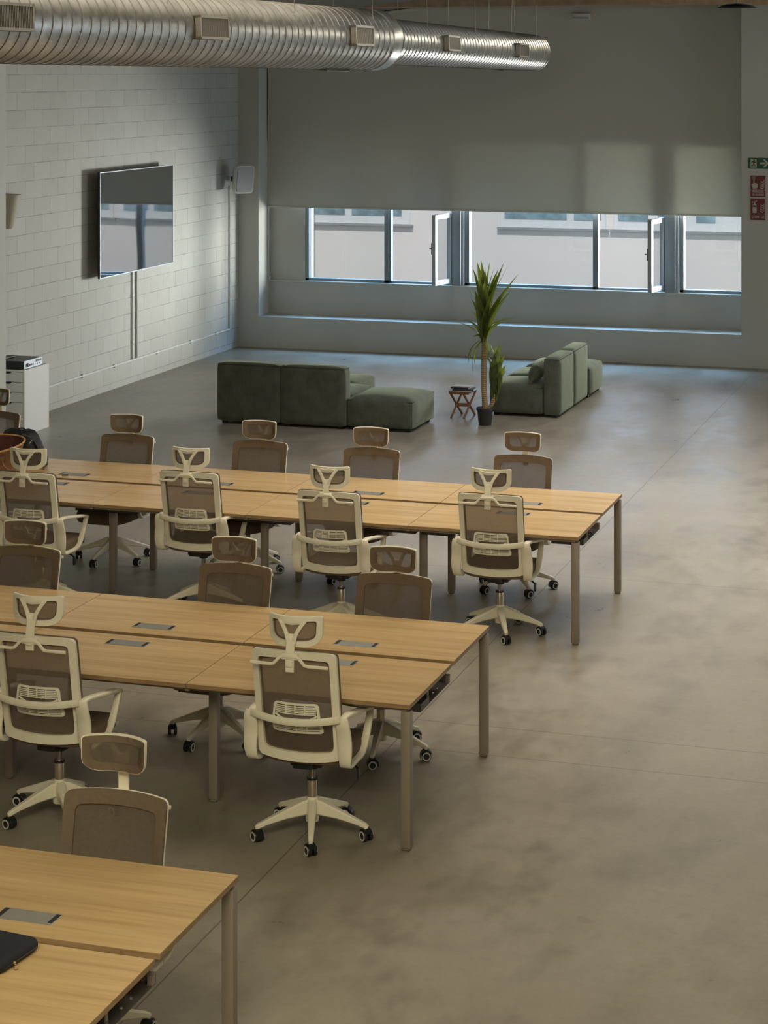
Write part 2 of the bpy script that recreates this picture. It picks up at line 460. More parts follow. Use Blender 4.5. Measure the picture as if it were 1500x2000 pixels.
# ================================================================== THE ROOM
YW, XL, XR, YB = 27.766, -10.96, 7.2, -2.2
NX0, NX1 = -10.661, -3.85           # niche
YN, YS = 28.196, 28.24              # wall below sill, window wall
struct(MB().b(XL - .3, XR + .3, YB - .3, 28.6, -.2, 0, 'floor').build('floor', smooth=0))
struct(MB().b(XL - .25, XL, YB, 28.6, 0, 6, 'block').build('wall_left', smooth=0))
mb = MB()
mb.b(XL, NX0, YW, 28.6, 0, 6, 'wall')
mb.b(NX1, XR, YW, 28.6, 0, 6, 'wall')
mb.b(NX0, NX1, YW, 28.6, 0, .435, 'wall')                    # apron under the ledge
mb.b(NX0, NX1, YN, 28.6, .435, .905, 'wall')                  # wall under the sill
mb.b(NX0, NX1, YN + .004, 28.6, 2.9, 6, 'wall')                      # behind the shade
mb.b(NX0, -10.12, YS, 28.6, .905, 2.9, 'wall')                # left of the glazing
struct(mb.build('wall_back', smooth=0))
struct(MB().b(NX0, NX1, YN - .022, 28.30, .896, .918, 'reveal', .007).build('trim_1', smooth=0))    # sill board
struct(MB().b(XL - .1, XR + .25, YB - .25, YB, 0, 6, 'wall').build('wall_front', smooth=0))
mb = MB(); mb.b(XR, XR + .25, YB, 28.6, 0, .8, 'wall').b(XR, XR + .25, YB, 28.6, 3.6, 6, 'wall')
mb.b(XR, XR + .25, YB, 18.5, .8, 3.6, 'wall').b(XR, XR + .25, 26.5, 28.6, .8, 3.6, 'wall')
struct(mb.build('wall_right', smooth=0))
# pitched ceiling, ridge above the middle of the hall
sl = .108
def cz(x): return 4.737 + sl * (min(x, -1.5) + 9.12) - sl * max(0, x + 1.5)
mb = MB()
for xa, xb in ((XL - .25, -1.5), (-1.5, XR + .25)):
    mb.poly([(xa, YB - .2, cz(xa)), (xb, YB - .2, cz(xb)), (xb, YB - .2, cz(xb) + .12), (xa, YB - .2, cz(xa) + .12)], (0, 30.9, 0), 'ceil')
struct(mb.build('ceiling', smooth=0))
# beam in front of the shade
struct(MB().b(-9.9, XR, 26.75, 27.25, 4.765, 5.25, 'beam', .004).build('trim_2', smooth=0))
# pilaster on the left wall
struct(MB().b(XL, -10.40, 19.15, 19.735, 0, 4.9, 'reveal', .004).build('trim_3', smooth=0))
# dark gasket strip where the left wall meets the pier
struct(MB().b(-10.66, -10.652, YW - .002, YW + .012, 0, 4.6, 'wall').build('trim_4', smooth=0))

# added dark sheet on the unseen street side, cuts light bounced onto the facade
struct(MB().b(XL - .3, XR, 28.6, 28.63, -.2, .90, 'bounce_block').b(XL - .3, XR, 28.6, 28.63, 2.92, 6, 'bounce_block').b(-3.83, XR, 28.6, 28.63, .90, 2.92, 'bounce_block').b(XL - .3, -10.12, 28.6, 28.63, .90, 2.92, 'bounce_block').build('bounce_blocker', smooth=0))
# ---------------- windows
ZW0, ZW1, YG = .918, 2.9, 28.30
fr = 'frame'
def fixed(i, x0, x1, jl, jr):
    root = MB()
    root.b(x0, x0 + jl, YS, YG + .05, ZW0, ZW1, fr, .003).b(x1 - jr, x1, YS, YG + .05, ZW0, ZW1, fr, .003)
    root.b(x0, x1, YS, YG + .05, ZW0, ZW0 + .038, fr, .003).b(x0, x1, YS, YG + .05, ZW1 - .05, ZW1, fr, .003)
    o = struct(root.build('window_%d' % i, smooth=0))
    g = MB(); g.b(x0 + jl, x1 - jr, YG, YG + .006, ZW0 + .038, ZW1 - .05, 'glass'); p = g.build('glass_pane', o, smooth=0)
    return o
fixed(1, -10.113, -8.87, .047, .066)
fixed(3, -7.76, -5.895, .068, .045)
fixed(5, -4.745, -3.84, .055, .0)
def opening(i, x0, x1, lean):
    root = MB()
    root.b(x0, x0 + .03, YS + .01, YG + .05, ZW0, ZW1, fr, .003).b(x1 - .03, x1, YS + .01, YG + .05, ZW0, ZW1, fr, .003)
    root.b(x0, x1, YS + .01, YG + .05, ZW0, ZW0 + .03, fr, .003).b(x0, x1, YS + .01, YG + .05, ZW1 - .04, ZW1, fr, .003)
    o = struct(root.build('window_%d' % i, smooth=0))
    # sash hinged at x1, swung into the room
    L = .50; h0, h1 = .952, 1.93; T = .045
    sash = MB()
    sash.b(-L, -L + .062, -.03, .03, h0, h1, 'leaf_frame', .006).b(-.055, 0, -.03, .03, h0, h1, 'leaf_frame', .006)
    sash.b(-L + .06, -.05, -.028, .028, h0, h0 + .065, 'leaf_frame', .006).b(-L + .06, -.05, -.028, .028, h1 - .065, h1, 'leaf_frame', .006)
    s_ = sash.build('sash', o, smooth=30)
    MB().b(-L + .06, -.05, -.004, .004, h0 + .06, h1 - .06, 'glass').build('sash_glass', s_, smooth=0)
    hm = MB(); zc = 1.46
    hm.b(-L + .015, -L + .045, .028, .048, zc - .08, zc + .08, 'darkgrey', .004).tube([(-L + .03, .045, zc), (-L + .03, .075, zc), (-L + .16, .078, zc - .01)], .009, 'darkgrey')
    hm.build('window_handle', s_)
    s_.location = (x1 - .03, YS - .035, 0); s_.rotation_euler = (0, 0, lean)
    return o
opening(2, -8.87, -7.925, math.radians(78))
opening(4, -5.895, -4.935, math.radians(79))
# steel posts between the window groups
for x0, x1 in ((-7.925, -7.80), (-4.935, -4.795)):
    o = MB().b(x0, x1, 28.17, 28.40, ZW0, ZW1, fr, .004).build('window_post', smooth=0)
    tag(o, 'blue-grey steel post between windows, ' + ('behind the tall plant' if x0 < -6 else 'nearest the red wall signs'), 'post', 'steel posts between the windows')
    MB().b(x1, x1 + .04, 28.20, 28.36, ZW0, ZW1, 'leaf_frame', .002).build('side_strip', o, smooth=0)['label'] = 'pale strip along the post'
# the great roller shade
sh = thing('roller_shade', 'huge grey-green fabric shade hanging down over the top of the windows', 'roller shade', (0, 28.115, 0))
def ct(x): return cz(x) - .012
MB().poly([(-10.645, -.003, 1.985), (-3.866, -.003, 1.985), (-3.866, -.003, ct(-3.866)), (-10.645, -.003, ct(-10.645))], (0, .006, 0), 'shade').build('shade_fabric', sh, smooth=0)
MB().b(-10.645, -3.866, -.012, .012, 1.963, 1.99, 'shade', .004).build('hem_bar', sh)
MB().sweep([(-10.645, -.02, ct(-10.645) - .02), (-3.866, -.02, ct(-3.866) - .02)], (0, 1, 0), .03, .036, 'reveal').build('top_rail', sh)['label'] = 'pale sloping top rail'
o = MB().tube([(-10.645, 28.13, 1.02), (-10.645, 28.13, 2.6)], .006, 'reveal', 6).lathe([(.004, 0), (.018, .01), (.018, .05), (.004, .06)], 'reveal', (-10.635, 28.15, .92), 12).build('shade_cord')
tag(o, 'thin white pull cord with weight at left end of sill', 'cord')

# ---------------- outside
ext = thing('building', 'bright white rendered building seen through the windows', 'building', (0, 32.5, 0))
mb = MB(); mb.b(-16, 0, 0, 1.2, -.2, 7, 'ext_wall'); mb.build('facade', ext, smooth=0)
def extwin(x0, x1, z0, panes):
    f = MB(); f.b(x0, x1, -.03, .02, z0, z0 + 1.5, 'frame_white', .005); f.b(x0 - .05, x1 + .05, -.06, .0, z0 - .035, z0, 'ext_grey'); fo = f.build('window', ext, smooth=0)
    g = MB()
    for a, b_ in panes: g.b(a, b_, -.04, -.028, z0 + .14, z0 + 1.4, 'ext_glass')
    g.build('window_pane', fo, smooth=0)
extwin(-12.6, -9.84, 1.425, [(-12.3, -10.95), (-10.83, -10.1 + .12)])
extwin(-8.33, -6.62, 1.42, [(-8.26, -7.25), (-7.13, -6.70)])
extwin(-6.50, -4.2, 1.42, [(-6.42, -5.95), (-5.8, -5.5), (-5.2, -4.9)])
struct(MB().b(-16, 3, 28.6, 34, -.35, -.15, 'asphalt').build('floor_outside', smooth=0))

# ================================================================== BENCH DESKS
XE, L = -3.0514, 1.2172
def bench(n, y0, y1, y2, y3, label, inset=.40):
    t = thing('bench_desk', label, 'desk', (XE, y1, 0), 0, 'oak bench desks in rows')
    for (a, b_, far) in ((y0, y1, 0), (y2, y3, 1)):
        for k in range(n):
            m = MB(); m.b(-(L - .003), 0, 0, b_ - a, .717, .7395, 'edge', .0015); m.b(-(L - .003) + .0008, -.0008, .0008, b_ - a - .0008, .739, .74, 'wood')
            o = m.build('tabletop', t, smooth=0, loc=(-k * L, a - y1, 0))
            # cable port flush in the board
            py = (.157 if far else (b_ - a) - .150)
            p = MB(); p.b(-.12, .12, -.05, .05, .7385, .7425, 'port', .001); p.b(-.117, -.098, -.036, .044, .742, .7432, 'black'); p.b(.098, .117, -.036, .044, .742, .7432, 'black')
            p.build('cable_port', t, smooth=0, loc=(-k * L - L / 2, a - y1 + py, 0))
    leg = None
    pts = [(-.026, y0 + .035), (-.026, y3 - .035)] + [(-L * k, y) for k in range(1, n) for y in (y0 + inset, y3 - inset)] + [(-L * n + .026, y0 + .035), (-L * n + .026, y3 - .035)]
    for x, y in pts:
        if leg is None:
            leg = MB().b(-.025, .025, -.025, .025, .012, .70, 'legmetal', .004).b(-.02, .02, -.02, .02, 0, .013, 'black', .003).build('leg', t)
            o = leg
        else:
            o = leg.copy(); COL.objects.link(o); o.parent = t
        o.location = (x, y - y1, 0)
    fm = MB()
    for y in (y0 + .06, y3 - .06): fm.b(-L * n + .03, -.02, y - y1 - .012, y - y1 + .012, .694, .716, 'legmetal')
    for x in [-.036] + [-L * k for k in range(1, n)] + [-L * n + .036]: fm.b(x - .012, x + .012, y0 - y1 + .02, y3 - y1 - .02, .698, .717, 'legmetal')
    fm.build('support_frame', t, smooth=0)
    # cable trays hanging under the near boards
    for k in range(n):
        for x1, x0 in ((-k * L - .022, -k * L - .25), (-k * L - L + .25, -k * L - L + .022)):
            m = MB(); ya, yb = -.50, .06
            m.b(x0, x1, ya, yb, .625, .628, 'darkmetal').b(x0, x1, ya, ya + .003, .625, .668, 'darkmetal').b(x0, x1, yb - .003, yb, .625, .668, 'legmetal')
            m.b(x1 - .02, x1, yb - .03, yb, .628, .664, 'legmetal').b(x0, x0 + .003, ya, yb, .625, .66, 'darkmetal')
            m.b(x1 - .012, x1 - .006, ya + .15, ya + .17, .628, .700, 'legmetal').b(x1 - .003, x1, ya, ya + .16, .625, .664, 'darkmetal')
            for yy in (.33, .41): m.lathe([(.001, .629), (.007, .629), (.005, .634)], 'port', (x1 - .03, ya + yy, 0), 8)
            m.b(x0 + .04, x1 - .08, ya + .2, ya + .4, .629, .69, 'black', .004)
            m.build('cable_tray', t, smooth=0)
    return t
bench(4, 14.024, 14.7915, 14.8546, 15.5687, 'long oak bench desk in the back row, backpack and tote at its left end')
bench(3, 10.066, 10.830, 10.8886, 11.6474, 'long oak bench desk in the middle row')
bench(2, 6.150, 6.914, 6.9633, 7.7363, 'oak bench desk in the nearest row with a dark laptop sleeve')

# ================================================================== OFFICE CHAIR
# chair faces +Y, origin on the floor under the seat; upper parts lifted together
def by(z): return -.195 - .10 * max(0, z - .42) / .54 - .03 * max(0, z - .75)
def backf(off=0):
    return lambda x, z: by(z) + off + .035 * (x / .22) ** 2
def make_chair():
    t = thing('office_chair', '', 'chair', (0, 0, 0), 0, 'cream and taupe mesh office chairs')
    # --- star base with casters
    sb = MB(); R = .275
    sb.lathe([(.0, .075), (.034, .075), (.036, .12), (.034, .175), (.027, .20), (.0, .201)], 'cream', n=20)
    for k in range(5):
        a = 2 * PI * k / 5; d = Vector((math.cos(a), math.sin(a), 0)); side = Vector((-d.y, d.x, 0))
        pts = [d * .012 + Vector((0, 0, .150)), d * .05 + Vector((0, 0, .146)), d * .14 + Vector((0, 0, .124)), d * .24 + Vector((0, 0, .094)), d * .285 + Vector((0, 0, .078)), d * .30 + Vector((0, 0, .070))]
        sb.sweep(pts, side, [.050, .050, .040, .030, .026, .018], [.080, .075, .048, .028, .024, .018], 'cream', .35)
        sb.lathe([(.0, .052), (.012, .052), (.012, .082), (.0, .083)], 'cream', tuple(d * .29), 10)
    base = sb.build('star_base', t, 40)
    cas = None
    for k in range(5):
        a = 2 * PI * k / 5
        if cas is None:
            cm = MB()
            for s_ in (-1, 1):
                cm.lathe([(.0, s_ * .008), (.027, s_ * .008), (.0285, s_ * .013), (.0285, s_ * .022), (.026, s_ * .026), (.0, s_ * .026)], 'black', (0, 0, .0285), 20, 'x')
                cm.lathe([(.0175, s_ * .0262), (.0245, s_ * .0262), (.0245, s_ * .0280), (.0175, s_ * .0280), (.0175, s_ * .0262)], 'ring', (0, 0, .0285), 20, 'x', cap=False)
            # hood over the wheels
            hood = []
            for q in range(9):
                th = math.radians(-20 + q * 22); hood.append((0, .033 * math.cos(th) + .002, .0285 + .033 * math.sin(th)))
            cm.sweep(hood, (1, 0, 0), .040, .006, 'black')
            cm.b(-.009, .009, -.012, .02, .03, .066, 'black', .003)
            cas = cm.build('caster', base, 40); o = cas
        else:
            o = cas.copy(); COL.objects.link(o); o.parent = base
        o.location = (.292 * math.cos(a), .292 * math.sin(a), 0); o.rotation_euler = (0, 0, a + (.5, -.7, 1.9, .2, -1.3)[k] + PI / 2)
    gl = MB(); gl.lathe([(.0, .15), (.0255, .15), (.0255, .292), (.022, .298), (.0, .298)], 'lift', n=18)
    gl.lathe([(.0, .286), (.028, .286), (.028, .297), (.0, .298)], 'black', n=18).lathe([(.0, .29), (.015, .29), (.015, .37), (.0, .37)], 'chrome', n=14)
    gl.build('gas_lift', t, 40)
    # --- upper parts
    mc = MB(); mc.b(-.085, .085, -.10, .12, .318, .352, 'black', .008).b(-.05, .05, -.16, -.06, .325, .36, 'black', .006).lathe([(.0, .285), (.032, .285), (.036, .325), (.0, .33)], 'black', n=14)
    mc.build('tilt_mechanism', t)
    lv = MB(); lv.tube(subdiv([(.06, .02, .335), (.17, .02, .33), (.235, .0, .315), (.25, -.01, .30)]), .006, 'black', 8)
    lv.box((.258, -.02, .285), (.012, .032, .06), 'black', .005); lv.build('height_lever', t)
    # seat cushion
    s_ = MB(); ri = []
    prof = [(.30, .372, .86), (.30, .358, .92), (.5, .366, .985), (.5, .385, 1.0), (.5, .40, 1.0), (.5, .418, .985), (.5, .428, .94), (.5, .433, .80), (.5, .435, .45)]
    for _, z, q in prof:
        ring = []
        for k in range(40):
            a = 2 * PI * k / 40; cx, sy = math.cos(a), math.sin(a)
            n_ = 4.2
            x = .242 * q * math.copysign(abs(cx) ** (2 / n_), cx); y = .238 * q * math.copysign(abs(sy) ** (2 / n_), sy) + .048
            zz = z - (.022 * max(0, (y - .19) / .1) ** 2) + .006 * (x / .24) ** 2
            ring.append((x, y, zz))
        ri.append(ring)
    s_.loft(ri, 'seatfab'); s_.build('seat', t, 60)
    # back frame (rear shell)
    ot = rr([(-.226, .958), (.226, .958), (.222, .398), (-.222, .398)], [.028, .028, .03, .03], 5)
    inn = rr([(-.190, .918), (.190, .918), (.186, .446), (-.186, .446)], [.022, .022, .03, .03], 5)
    def dens(o_, i_, m_=3):
        O, I = [], []
        for k in range(len(o_)):
            a, b_, c, d = o_[k], o_[(k + 1) % len(o_)], i_[k], i_[(k + 1) % len(i_)]
            seg = 8 if (Vector(a) - Vector(b_)).length > .1 else 1
            for j in range(seg):
                u = j / seg; O.append((a[0] + (b_[0] - a[0]) * u, a[1] + (b_[1] - a[1]) * u)); I.append((c[0] + (d[0] - c[0]) * u, c[1] + (d[1] - c[1]) * u))
        return O, I
    arch = lambda P: [(x, z + (.010 * (1 - (x / .22) ** 2) if z > .9 else 0) - (.016 * (1 - (x / .22) ** 2) if z < .46 else 0)) for x, z in P]
    O, I = dens(ot, inn)
    fm = MB(); fm.plate(arch(O), arch(I), backf(-.014), .020, 'cream'); fm.build('back_frame', t, 45)
    bd = MB(); Ob, Ib = dens(rr([(-.2285, .9615), (.2285, .9615), (.2245, .398), (-.2245, .398)], [.028] * 4, 5), rr([(-.182, .906), (.182, .906), (.178, .452), (-.178, .452)], [.03] * 4, 5))
    bd.plate(arch(Ob), arch(Ib), backf(.004), .014, 'border'); bd.build('mesh_border', t, 45)
    ms = MB(); ms.surf(lambda v: -.192, lambda v: .192, .44, .925, backf(.0), 'mesh', 12, 14); ms.build('back_mesh', t, 60)
    # lumbar pad behind the mesh
    lf = lambda x, z: by(z) - .016 + .03 * (x / .14) ** 2 - .014 * (1 - abs(z - .612) / .075)
    lm = MB(); lo, li = dens(rr([(-.118, .690), (.118, .690), (.138, .532), (-.138, .532)], [.022] * 4, 4), rr([(-.106, .680), (.106, .680), (.124, .543), (-.124, .543)], [.016] * 4, 4))
    lm.plate(lo, li, lf, .007, 'cream')
    for z in (.671, .662, .653, .644, .635): 
        for xa, xb in ((-.106, .106),): lm.sweep([(x, lf(x, z), z) for x in [xa + (xb - xa) * q / 8 for q in range(9)]], (0, 1, 0), .006, .0045, 'cream')
    for z in (.580, .570, .560, .551): lm.sweep([(x, lf(x, z), z) for x in [-.122 + .244 * q / 8 for q in range(9)]], (0, 1, 0), .006, .0045, 'cream')
    for x in (-.05, 0, .05): lm.sweep([(x, lf(x, z) , z) for z in (.632, .655, .682)], (0, 1, 0), .006, .006, 'cream'); lm.sweep([(x * 1.1, lf(x, z), z) for z in (.541, .565, .585)], (0, 1, 0), .006, .006, 'cream')
    lm.sweep([(x, lf(x, .625 - .03 * (1 - (x / .1) ** 2)), .622 - .028 * (1 - (x / .1) ** 2)) for x in [-.11 + .22 * q / 10 for q in range(11)]], (0, 1, 0), .007, .009, 'cream')
    lm.build('lumbar_support', t, 40)
    # band across the back joining both arms
    bn = MB(); P = []
    for q in range(17):
        x = -.235 + .47 * q / 16; P.append((x, by(.61) - .028 - .050 * (1 - (x / .235) ** 2), .628 - .018 * (1 - (x / .235) ** 2)))
    bn.sweep(P, (0, 0, 1), [.036] * 17, .012, 'cream'); bn.build('back_band', t, 45)
    # armrests: one closed loop each
    for s_ in (-1, 1):
        x = .246 * s_; am = MB()
        rear = [(x - .004 * s_, by(.63) - .005, .628), (x, by(.6) - .012, .595), (x + .004 * s_, -.222, .52), (x + .008 * s_, -.222, .45), (x + .004 * s_, -.212, .395), (x, -.18, .372), (x, -.12, .368)]
        am.sweep(subdiv(rear, 5), (1, 0, 0), [.058 + .014 * math.sin(PI * min(1, k / 20)) for k in range(31)], [.016] * 31, 'cream')
        low = [(x, -.14, .368), (x, -.05, .366), (x + .004 * s_, .04, .375), (x + .008 * s_, .10, .425), (x + .01 * s_, .155, .51), (x + .01 * s_, .182, .565)]
        am.sweep(subdiv(low, 5), (1, 0, 0), [.052 - .020 * k / 25 for k in range(26)], [.016 + .004 * k / 25 for k in range(26)], 'cream')
        top = [(x - .004 * s_, by(.62) - .01, .622), (x + .002 * s_, -.17, .626), (x + .008 * s_, -.10, .618), (x + .012 * s_, .02, .600), (x + .012 * s_, .12, .585), (x + .01 * s_, .178, .572), (x + .01 * s_, .190, .560)]
        am.sweep(subdiv(top, 5), (1, 0, 0), [.036 + .012 * math.sin(PI * k / 30) for k in range(31)], [.018] * 31, 'cream')
        am.build('armrest', t, 50)
        if s_ > 0: pass
    # coat hanger behind the top rail
    hg = MB(); yh = by(.92) - .055
    P = [(-.205, yh, .905), (-.10, yh, .905), (-.082, yh, .908), (-.052, yh, .940), (-.036, yh, .948), (.036, yh, .948), (.052, yh, .940), (.082, yh, .908), (.10, yh, .905), (.205, yh, .905)]
    hg.sweep(P, (0, 1, 0), .012, [.016] * 10, 'cream', .6); hg.b(-.045, .045, yh, by(.93) - .01, .930, .962, 'cream', .005); hg.build('coat_hanger', t, 40)
    # headrest stem
    st = MB(); st.sweep([(0, yh + .012, .868), (0, yh + .012, .94), (0, yh + .02, .99), (0, yh + .032, 1.02), (0, yh + .042, 1.05)], (1, 0, 0), [.044, .046, .044, .044, .05], [.012] * 5, 'cream')
    st.b(-.016, .016, yh - .004, yh + .006, .896, .925, 'cream', .002); st.build('headrest_stem', t, 40)
    # headrest
    hf = lambda x, z: by(.96) + .008 + .055 * (x / .14) ** 2 - .10 * (z - 1.05) ** 1 * .35
    ho, hi = dens(rr([(-.143, 1.133), (.143, 1.133), (.141, 1.018), (.097, .984), (-.097, .984), (-.141, 1.018)], [.012, .012, .03, .03, .03, .03], 4),
                  rr([(-.118, 1.112), (.118, 1.112), (.114, 1.032), (.082, 1.012), (-.082, 1.012), (-.114, 1.032)], [.014, .014, .02, .03, .03, .02], 4))
    hm = MB(); hm.plate(ho, hi, hf, .020, 'cream')
    for s_ in (-1, 1): hm.sweep(subdiv([(s_ * .068, hf(.068, 1.12) - .012, 1.118), (s_ * .044, hf(.044, 1.08) - .016, 1.085), (s_ * .024, hf(.02, 1.05) - .022, 1.048), (s_ * .014, hf(0, 1.0) - .026, 1.005)], 4), (0, 1, 0), .012, [.020] * 13, 'cream')
    hm.sweep([(-.065, hf(.065, 1.11) - .012, 1.112), (0, hf(0, 1.11) - .014, 1.106), (.065, hf(.065, 1.11) - .012, 1.112)], (0, 1, 0), .012, .022, 'cream')
    hr = hm.build('headrest', t, 45)
    hq = MB(); hx, hy = dens(rr([(-.139, 1.129), (.139, 1.129), (.137, 1.017), (.094, .988), (-.094, .988), (-.137, 1.017)], [.012, .012, .03, .03, .03, .03], 4),
                             rr([(-.108, 1.102), (.108, 1.102), (.104, 1.036), (.080, 1.020), (-.080, 1.020), (-.104, 1.036)], [.014, .014, .02, .03, .03, .02], 4))
    hq.plate(hx, hy, lambda x, z: hf(x, z) + .011, .007, 'border')
    hq.surf(lambda v: -.125 + max(0, 1.02 - v) * 1.1, lambda v: .125 - max(0, 1.02 - v) * 1.1, .995, 1.122, lambda x, z: hf(x, z) + .011, 'mesh', 10, 5)
    hq.build('headrest_mesh', hr, 60)
    return t
proto = make_chair()
LOW = ('star_base', 'gas_lift')
def place(src, x, y, rz, dz, ba, label, group, first=False, hr=0):
    c = src if first else copy_tree(src)
    c.location = (x, y, 0); c.rotation_euler = (0, 0, rz); c['label'] = label; c['group'] = group
    for ch in c.children:
        nm = ch.name.split('.')[0]
        if nm == 'star_base': ch.rotation_euler = (0, 0, math.radians(ba) - rz)
        elif nm not in LOW: ch.location.z = dz + (hr if nm in ('headrest', 'headrest_stem') else 0)
    return c
OFF = .283
GN, GF = 'chairs on the near side of the desks', 'chairs on the far side of the desks'
#        X       back Y   facing dz  base angle
near = [(-3.600, 9.868, .060, 288, 'mesh office chair seen from behind at the open right end of the middle desk row'),
        (-4.957, 9.717, .065, 307, 'mesh office chair seen from behind, cut by the left photo edge, middle desk row'),
        (-3.643, 13.900, .060, 293, 'mesh office chair seen from behind at the open right end of the back desk row'),
        (-4.729, 13.659, .060, 318, 'mesh office chair seen from behind, second from the right end of the back desk row'),
        (-5.870, 13.900, .085, 290, 'mesh office chair seen from behind, third from the right end of the back desk row'),
        (-7.020, 13.620, .065, 300, 'mesh office chair seen from behind in front of the tan basket, back desk row')]
for i, (x, y, dz, ba, lb) in enumerate(near): place(proto, x, y + OFF, 0, dz, ba, lb, GN, i == 0, .03 if i == 1 else 0)
far = [(-3.844, 15.715, -.01, 16, 'mesh office chair facing us behind the right end of the back desk row'),
       (-5.048, 15.655, -.01, 20, 'mesh office chair facing us in front of the sofa ottoman, back desk row'),
       (-5.998, 15.695, -.01, 350, 'mesh office chair facing us in front of the dark sofa backs, back desk row'),
       (-7.134, 15.650, -.01, 45, 'mesh office chair facing us right of the black backpack, back desk row'),
       (-8.700, 16.350, -.01, 30, 'mesh office chair facing us in front of the white drawer cabinet'),
       (-3.657, 11.775, -.01, 350, 'mesh office chair facing us behind the right end of the middle desk row'),
       (-4.640, 11.735, -.01, 39, 'mesh office chair facing us, second from right behind the middle desk row'),
       (-6.046, 11.770, -.01, 10, 'mesh office chair facing us at the left photo edge behind the middle desk row'),
       (-3.642, 7.887, -.01, 60, 'mesh office chair facing us behind the nearest desk')]
for i, (x, y, dz, ba, lb) in enumerate(far): place(proto, x, y - OFF, PI, dz, ba, lb, GF, hr=(.015, 0, 0, 0, .04, 0, 0, 0, .07)[i])
place(proto, -3.38, 6.12, 0, .0, 20, 'mesh office chair tucked under the near side of the nearest desk, only its armrest showing', GN)

# ================================================================== THINGS ON THE DESKS
# laptop sleeve
sl_ = thing('laptop_sleeve', 'dark blue padded laptop sleeve lying on the nearest desk', 'laptop sleeve', (-3.680, 6.760, .7435), math.radians(-7))
m = MB(); rings = []
for z, g in ((.0, .93), (.005, .975), (.014, 1.0), (.026, 1.0), (.036, .975), (.040, .92)):
    rings.append([(x * g * (1 if g > .99 else 1), y * g, z) for x, y in rr([(-.19, -.135), (.19, -.135), (.19, .135), (-.19, .135)], .045, 6)])
m.loft(rings, 'sleeve'); m.build('sleeve_body', sl_, 50)
m = MB(); m.tube([(p[0] * 1.003, p[1] * 1.004, .016) for p in rr([(-.19, -.135), (.19, -.135), (.19, .135), (-.19, .135)], .045, 6)][:16], .0028, 'black', 6); m.build('zip', sl_)
m = MB(); m.lathe([(.0, -.004), (.005, -.003), (.005, .003), (.0, .004)], 'brass', (.196, -.05, .020), 10).tube([(.196, -.05, .020), (.206, -.056, .014)], .0025, 'brass', 6).lathe([(.0, -.005), (.006, -.004), (.006, .004), (.0, .005)], 'brass', (.209, -.058, .008), 10)
m.build('zip_pull', sl_)['label'] = 'brass zip pull'
# basket tote
bk = thing('basket_bag', 'tan brown leather tote with wide open rim at left end of back desk row', 'bag', (-7.955, 14.90, .7435), math.radians(12))
m = MB(); rings = []
for z, g, dz_ in ((0, .78, 0), (.05, .84, 0), (.12, .92, .004), (.19, 1.0, .012), (.235, 1.06, .012)):
    rings.append([(.21 * g * math.cos(a) * (1 + .10 * abs(math.cos(a)) ** 3), .15 * g * math.sin(a), z + dz_ * math.cos(2 * a) + .045 * math.sin(a) * max(0, z / .235) ** 2) for a in [2 * PI * k / 32 for k in range(32)]])
m.loft(rings, 'basket', cap=False); bb = MB
m.loft([[(x * .9, y * .9, .012) for x, y, z in rings[0]], rings[0]], 'basket', cap=True)
m.build('tote_body', bk, 60)
m = MB(); m.loft([[(x * .97, y * .96, z + .0) for x, y, z in r] for r in rings[1:]], 'lining', cap=False); m.build('tote_lining', bk, 60)['label'] = 'dark red lining'
m = MB(); rim = rings[-1]; pts = [Vector(p) for p in rim]
rg = []
for i, p in enumerate(pts):
    t_ = (pts[(i + 1) % 32] - pts[i - 1]).normalized(); n_ = t_.cross(Vector((0, 0, 1))).normalized()
    rg.append([p + n_ * (.007 * math.cos(a)) + Vector((0, 0, .009 * math.sin(a))) for a in [2 * PI * k / 8 for k in range(8)]])
m.loft(rg, 'basket_trim', cap=False, loop=True); m.build('tote_rim', bk, 60)
m = MB(); m.tube(subdiv([(.10, -.13, .13), (.12, -.155, .08), (.17, -.15, .045), (.20, -.10, .06), (.19, -.08, .12)]), .006, 'basket', 8); m.b(.08, .12, -.142, -.128, .11, .15, 'darkgrey', .003); m.build('tote_handle', bk)
# backpack
bp = thing('backpack', 'black nylon backpack slumped behind the tan tote on back desk row', 'backpack', (-7.875, 15.22, .7435), math.radians(4)); bp.scale = (.88, .95, .95)
m = MB(); rings = []
for z, gx, gy, ox, oy in ((0, .205, .10, .03, 0), (.05, .215, .115, .025, 0), (.12, .20, .11, .01, .0), (.19, .178, .10, -.01, .01), (.25, .165, .085, -.025, .015), (.285, .145, .065, -.035, .02), (.30, .09, .035, -.035, .02)):
    rings.append([(ox + gx * math.copysign(abs(math.cos(a)) ** .6, math.cos(a)), oy + gy * math.copysign(abs(math.sin(a)) ** .7, math.sin(a)) + .006 * math.sin(5 * a + z * 30), z + .006 * math.sin(3 * a)) for a in [2 * PI * k / 32 for k in range(32)]])
m.loft(rings, 'packfab'); m.build('pack_body', bp, 60)
m = MB(); rings = [[(.0 + gx * math.copysign(abs(math.cos(a)) ** .6, math.cos(a)), -.115 + oy + .035 * g * math.copysign(abs(math.sin(a)) ** .7, math.sin(a)), z) for a in [2 * PI * k / 20 for k in range(20)]] for z, gx, g, oy in ((.02, .13, .6, 0), (.04, .15, 1, 0), (.11, .145, 1.0, .01), (.16, .12, .5, .02))]
m.loft(rings, 'packfab'); m.build('front_pocket', bp, 60)
m = MB(); m.tube(subdiv([(-.12, -.07, .265), (-.06, -.085, .275), (.0, -.09, .262), (.06, -.085, .272), (.12, -.07, .25)]), .0035, 'strapgrey', 6); m.build('zip', bp)
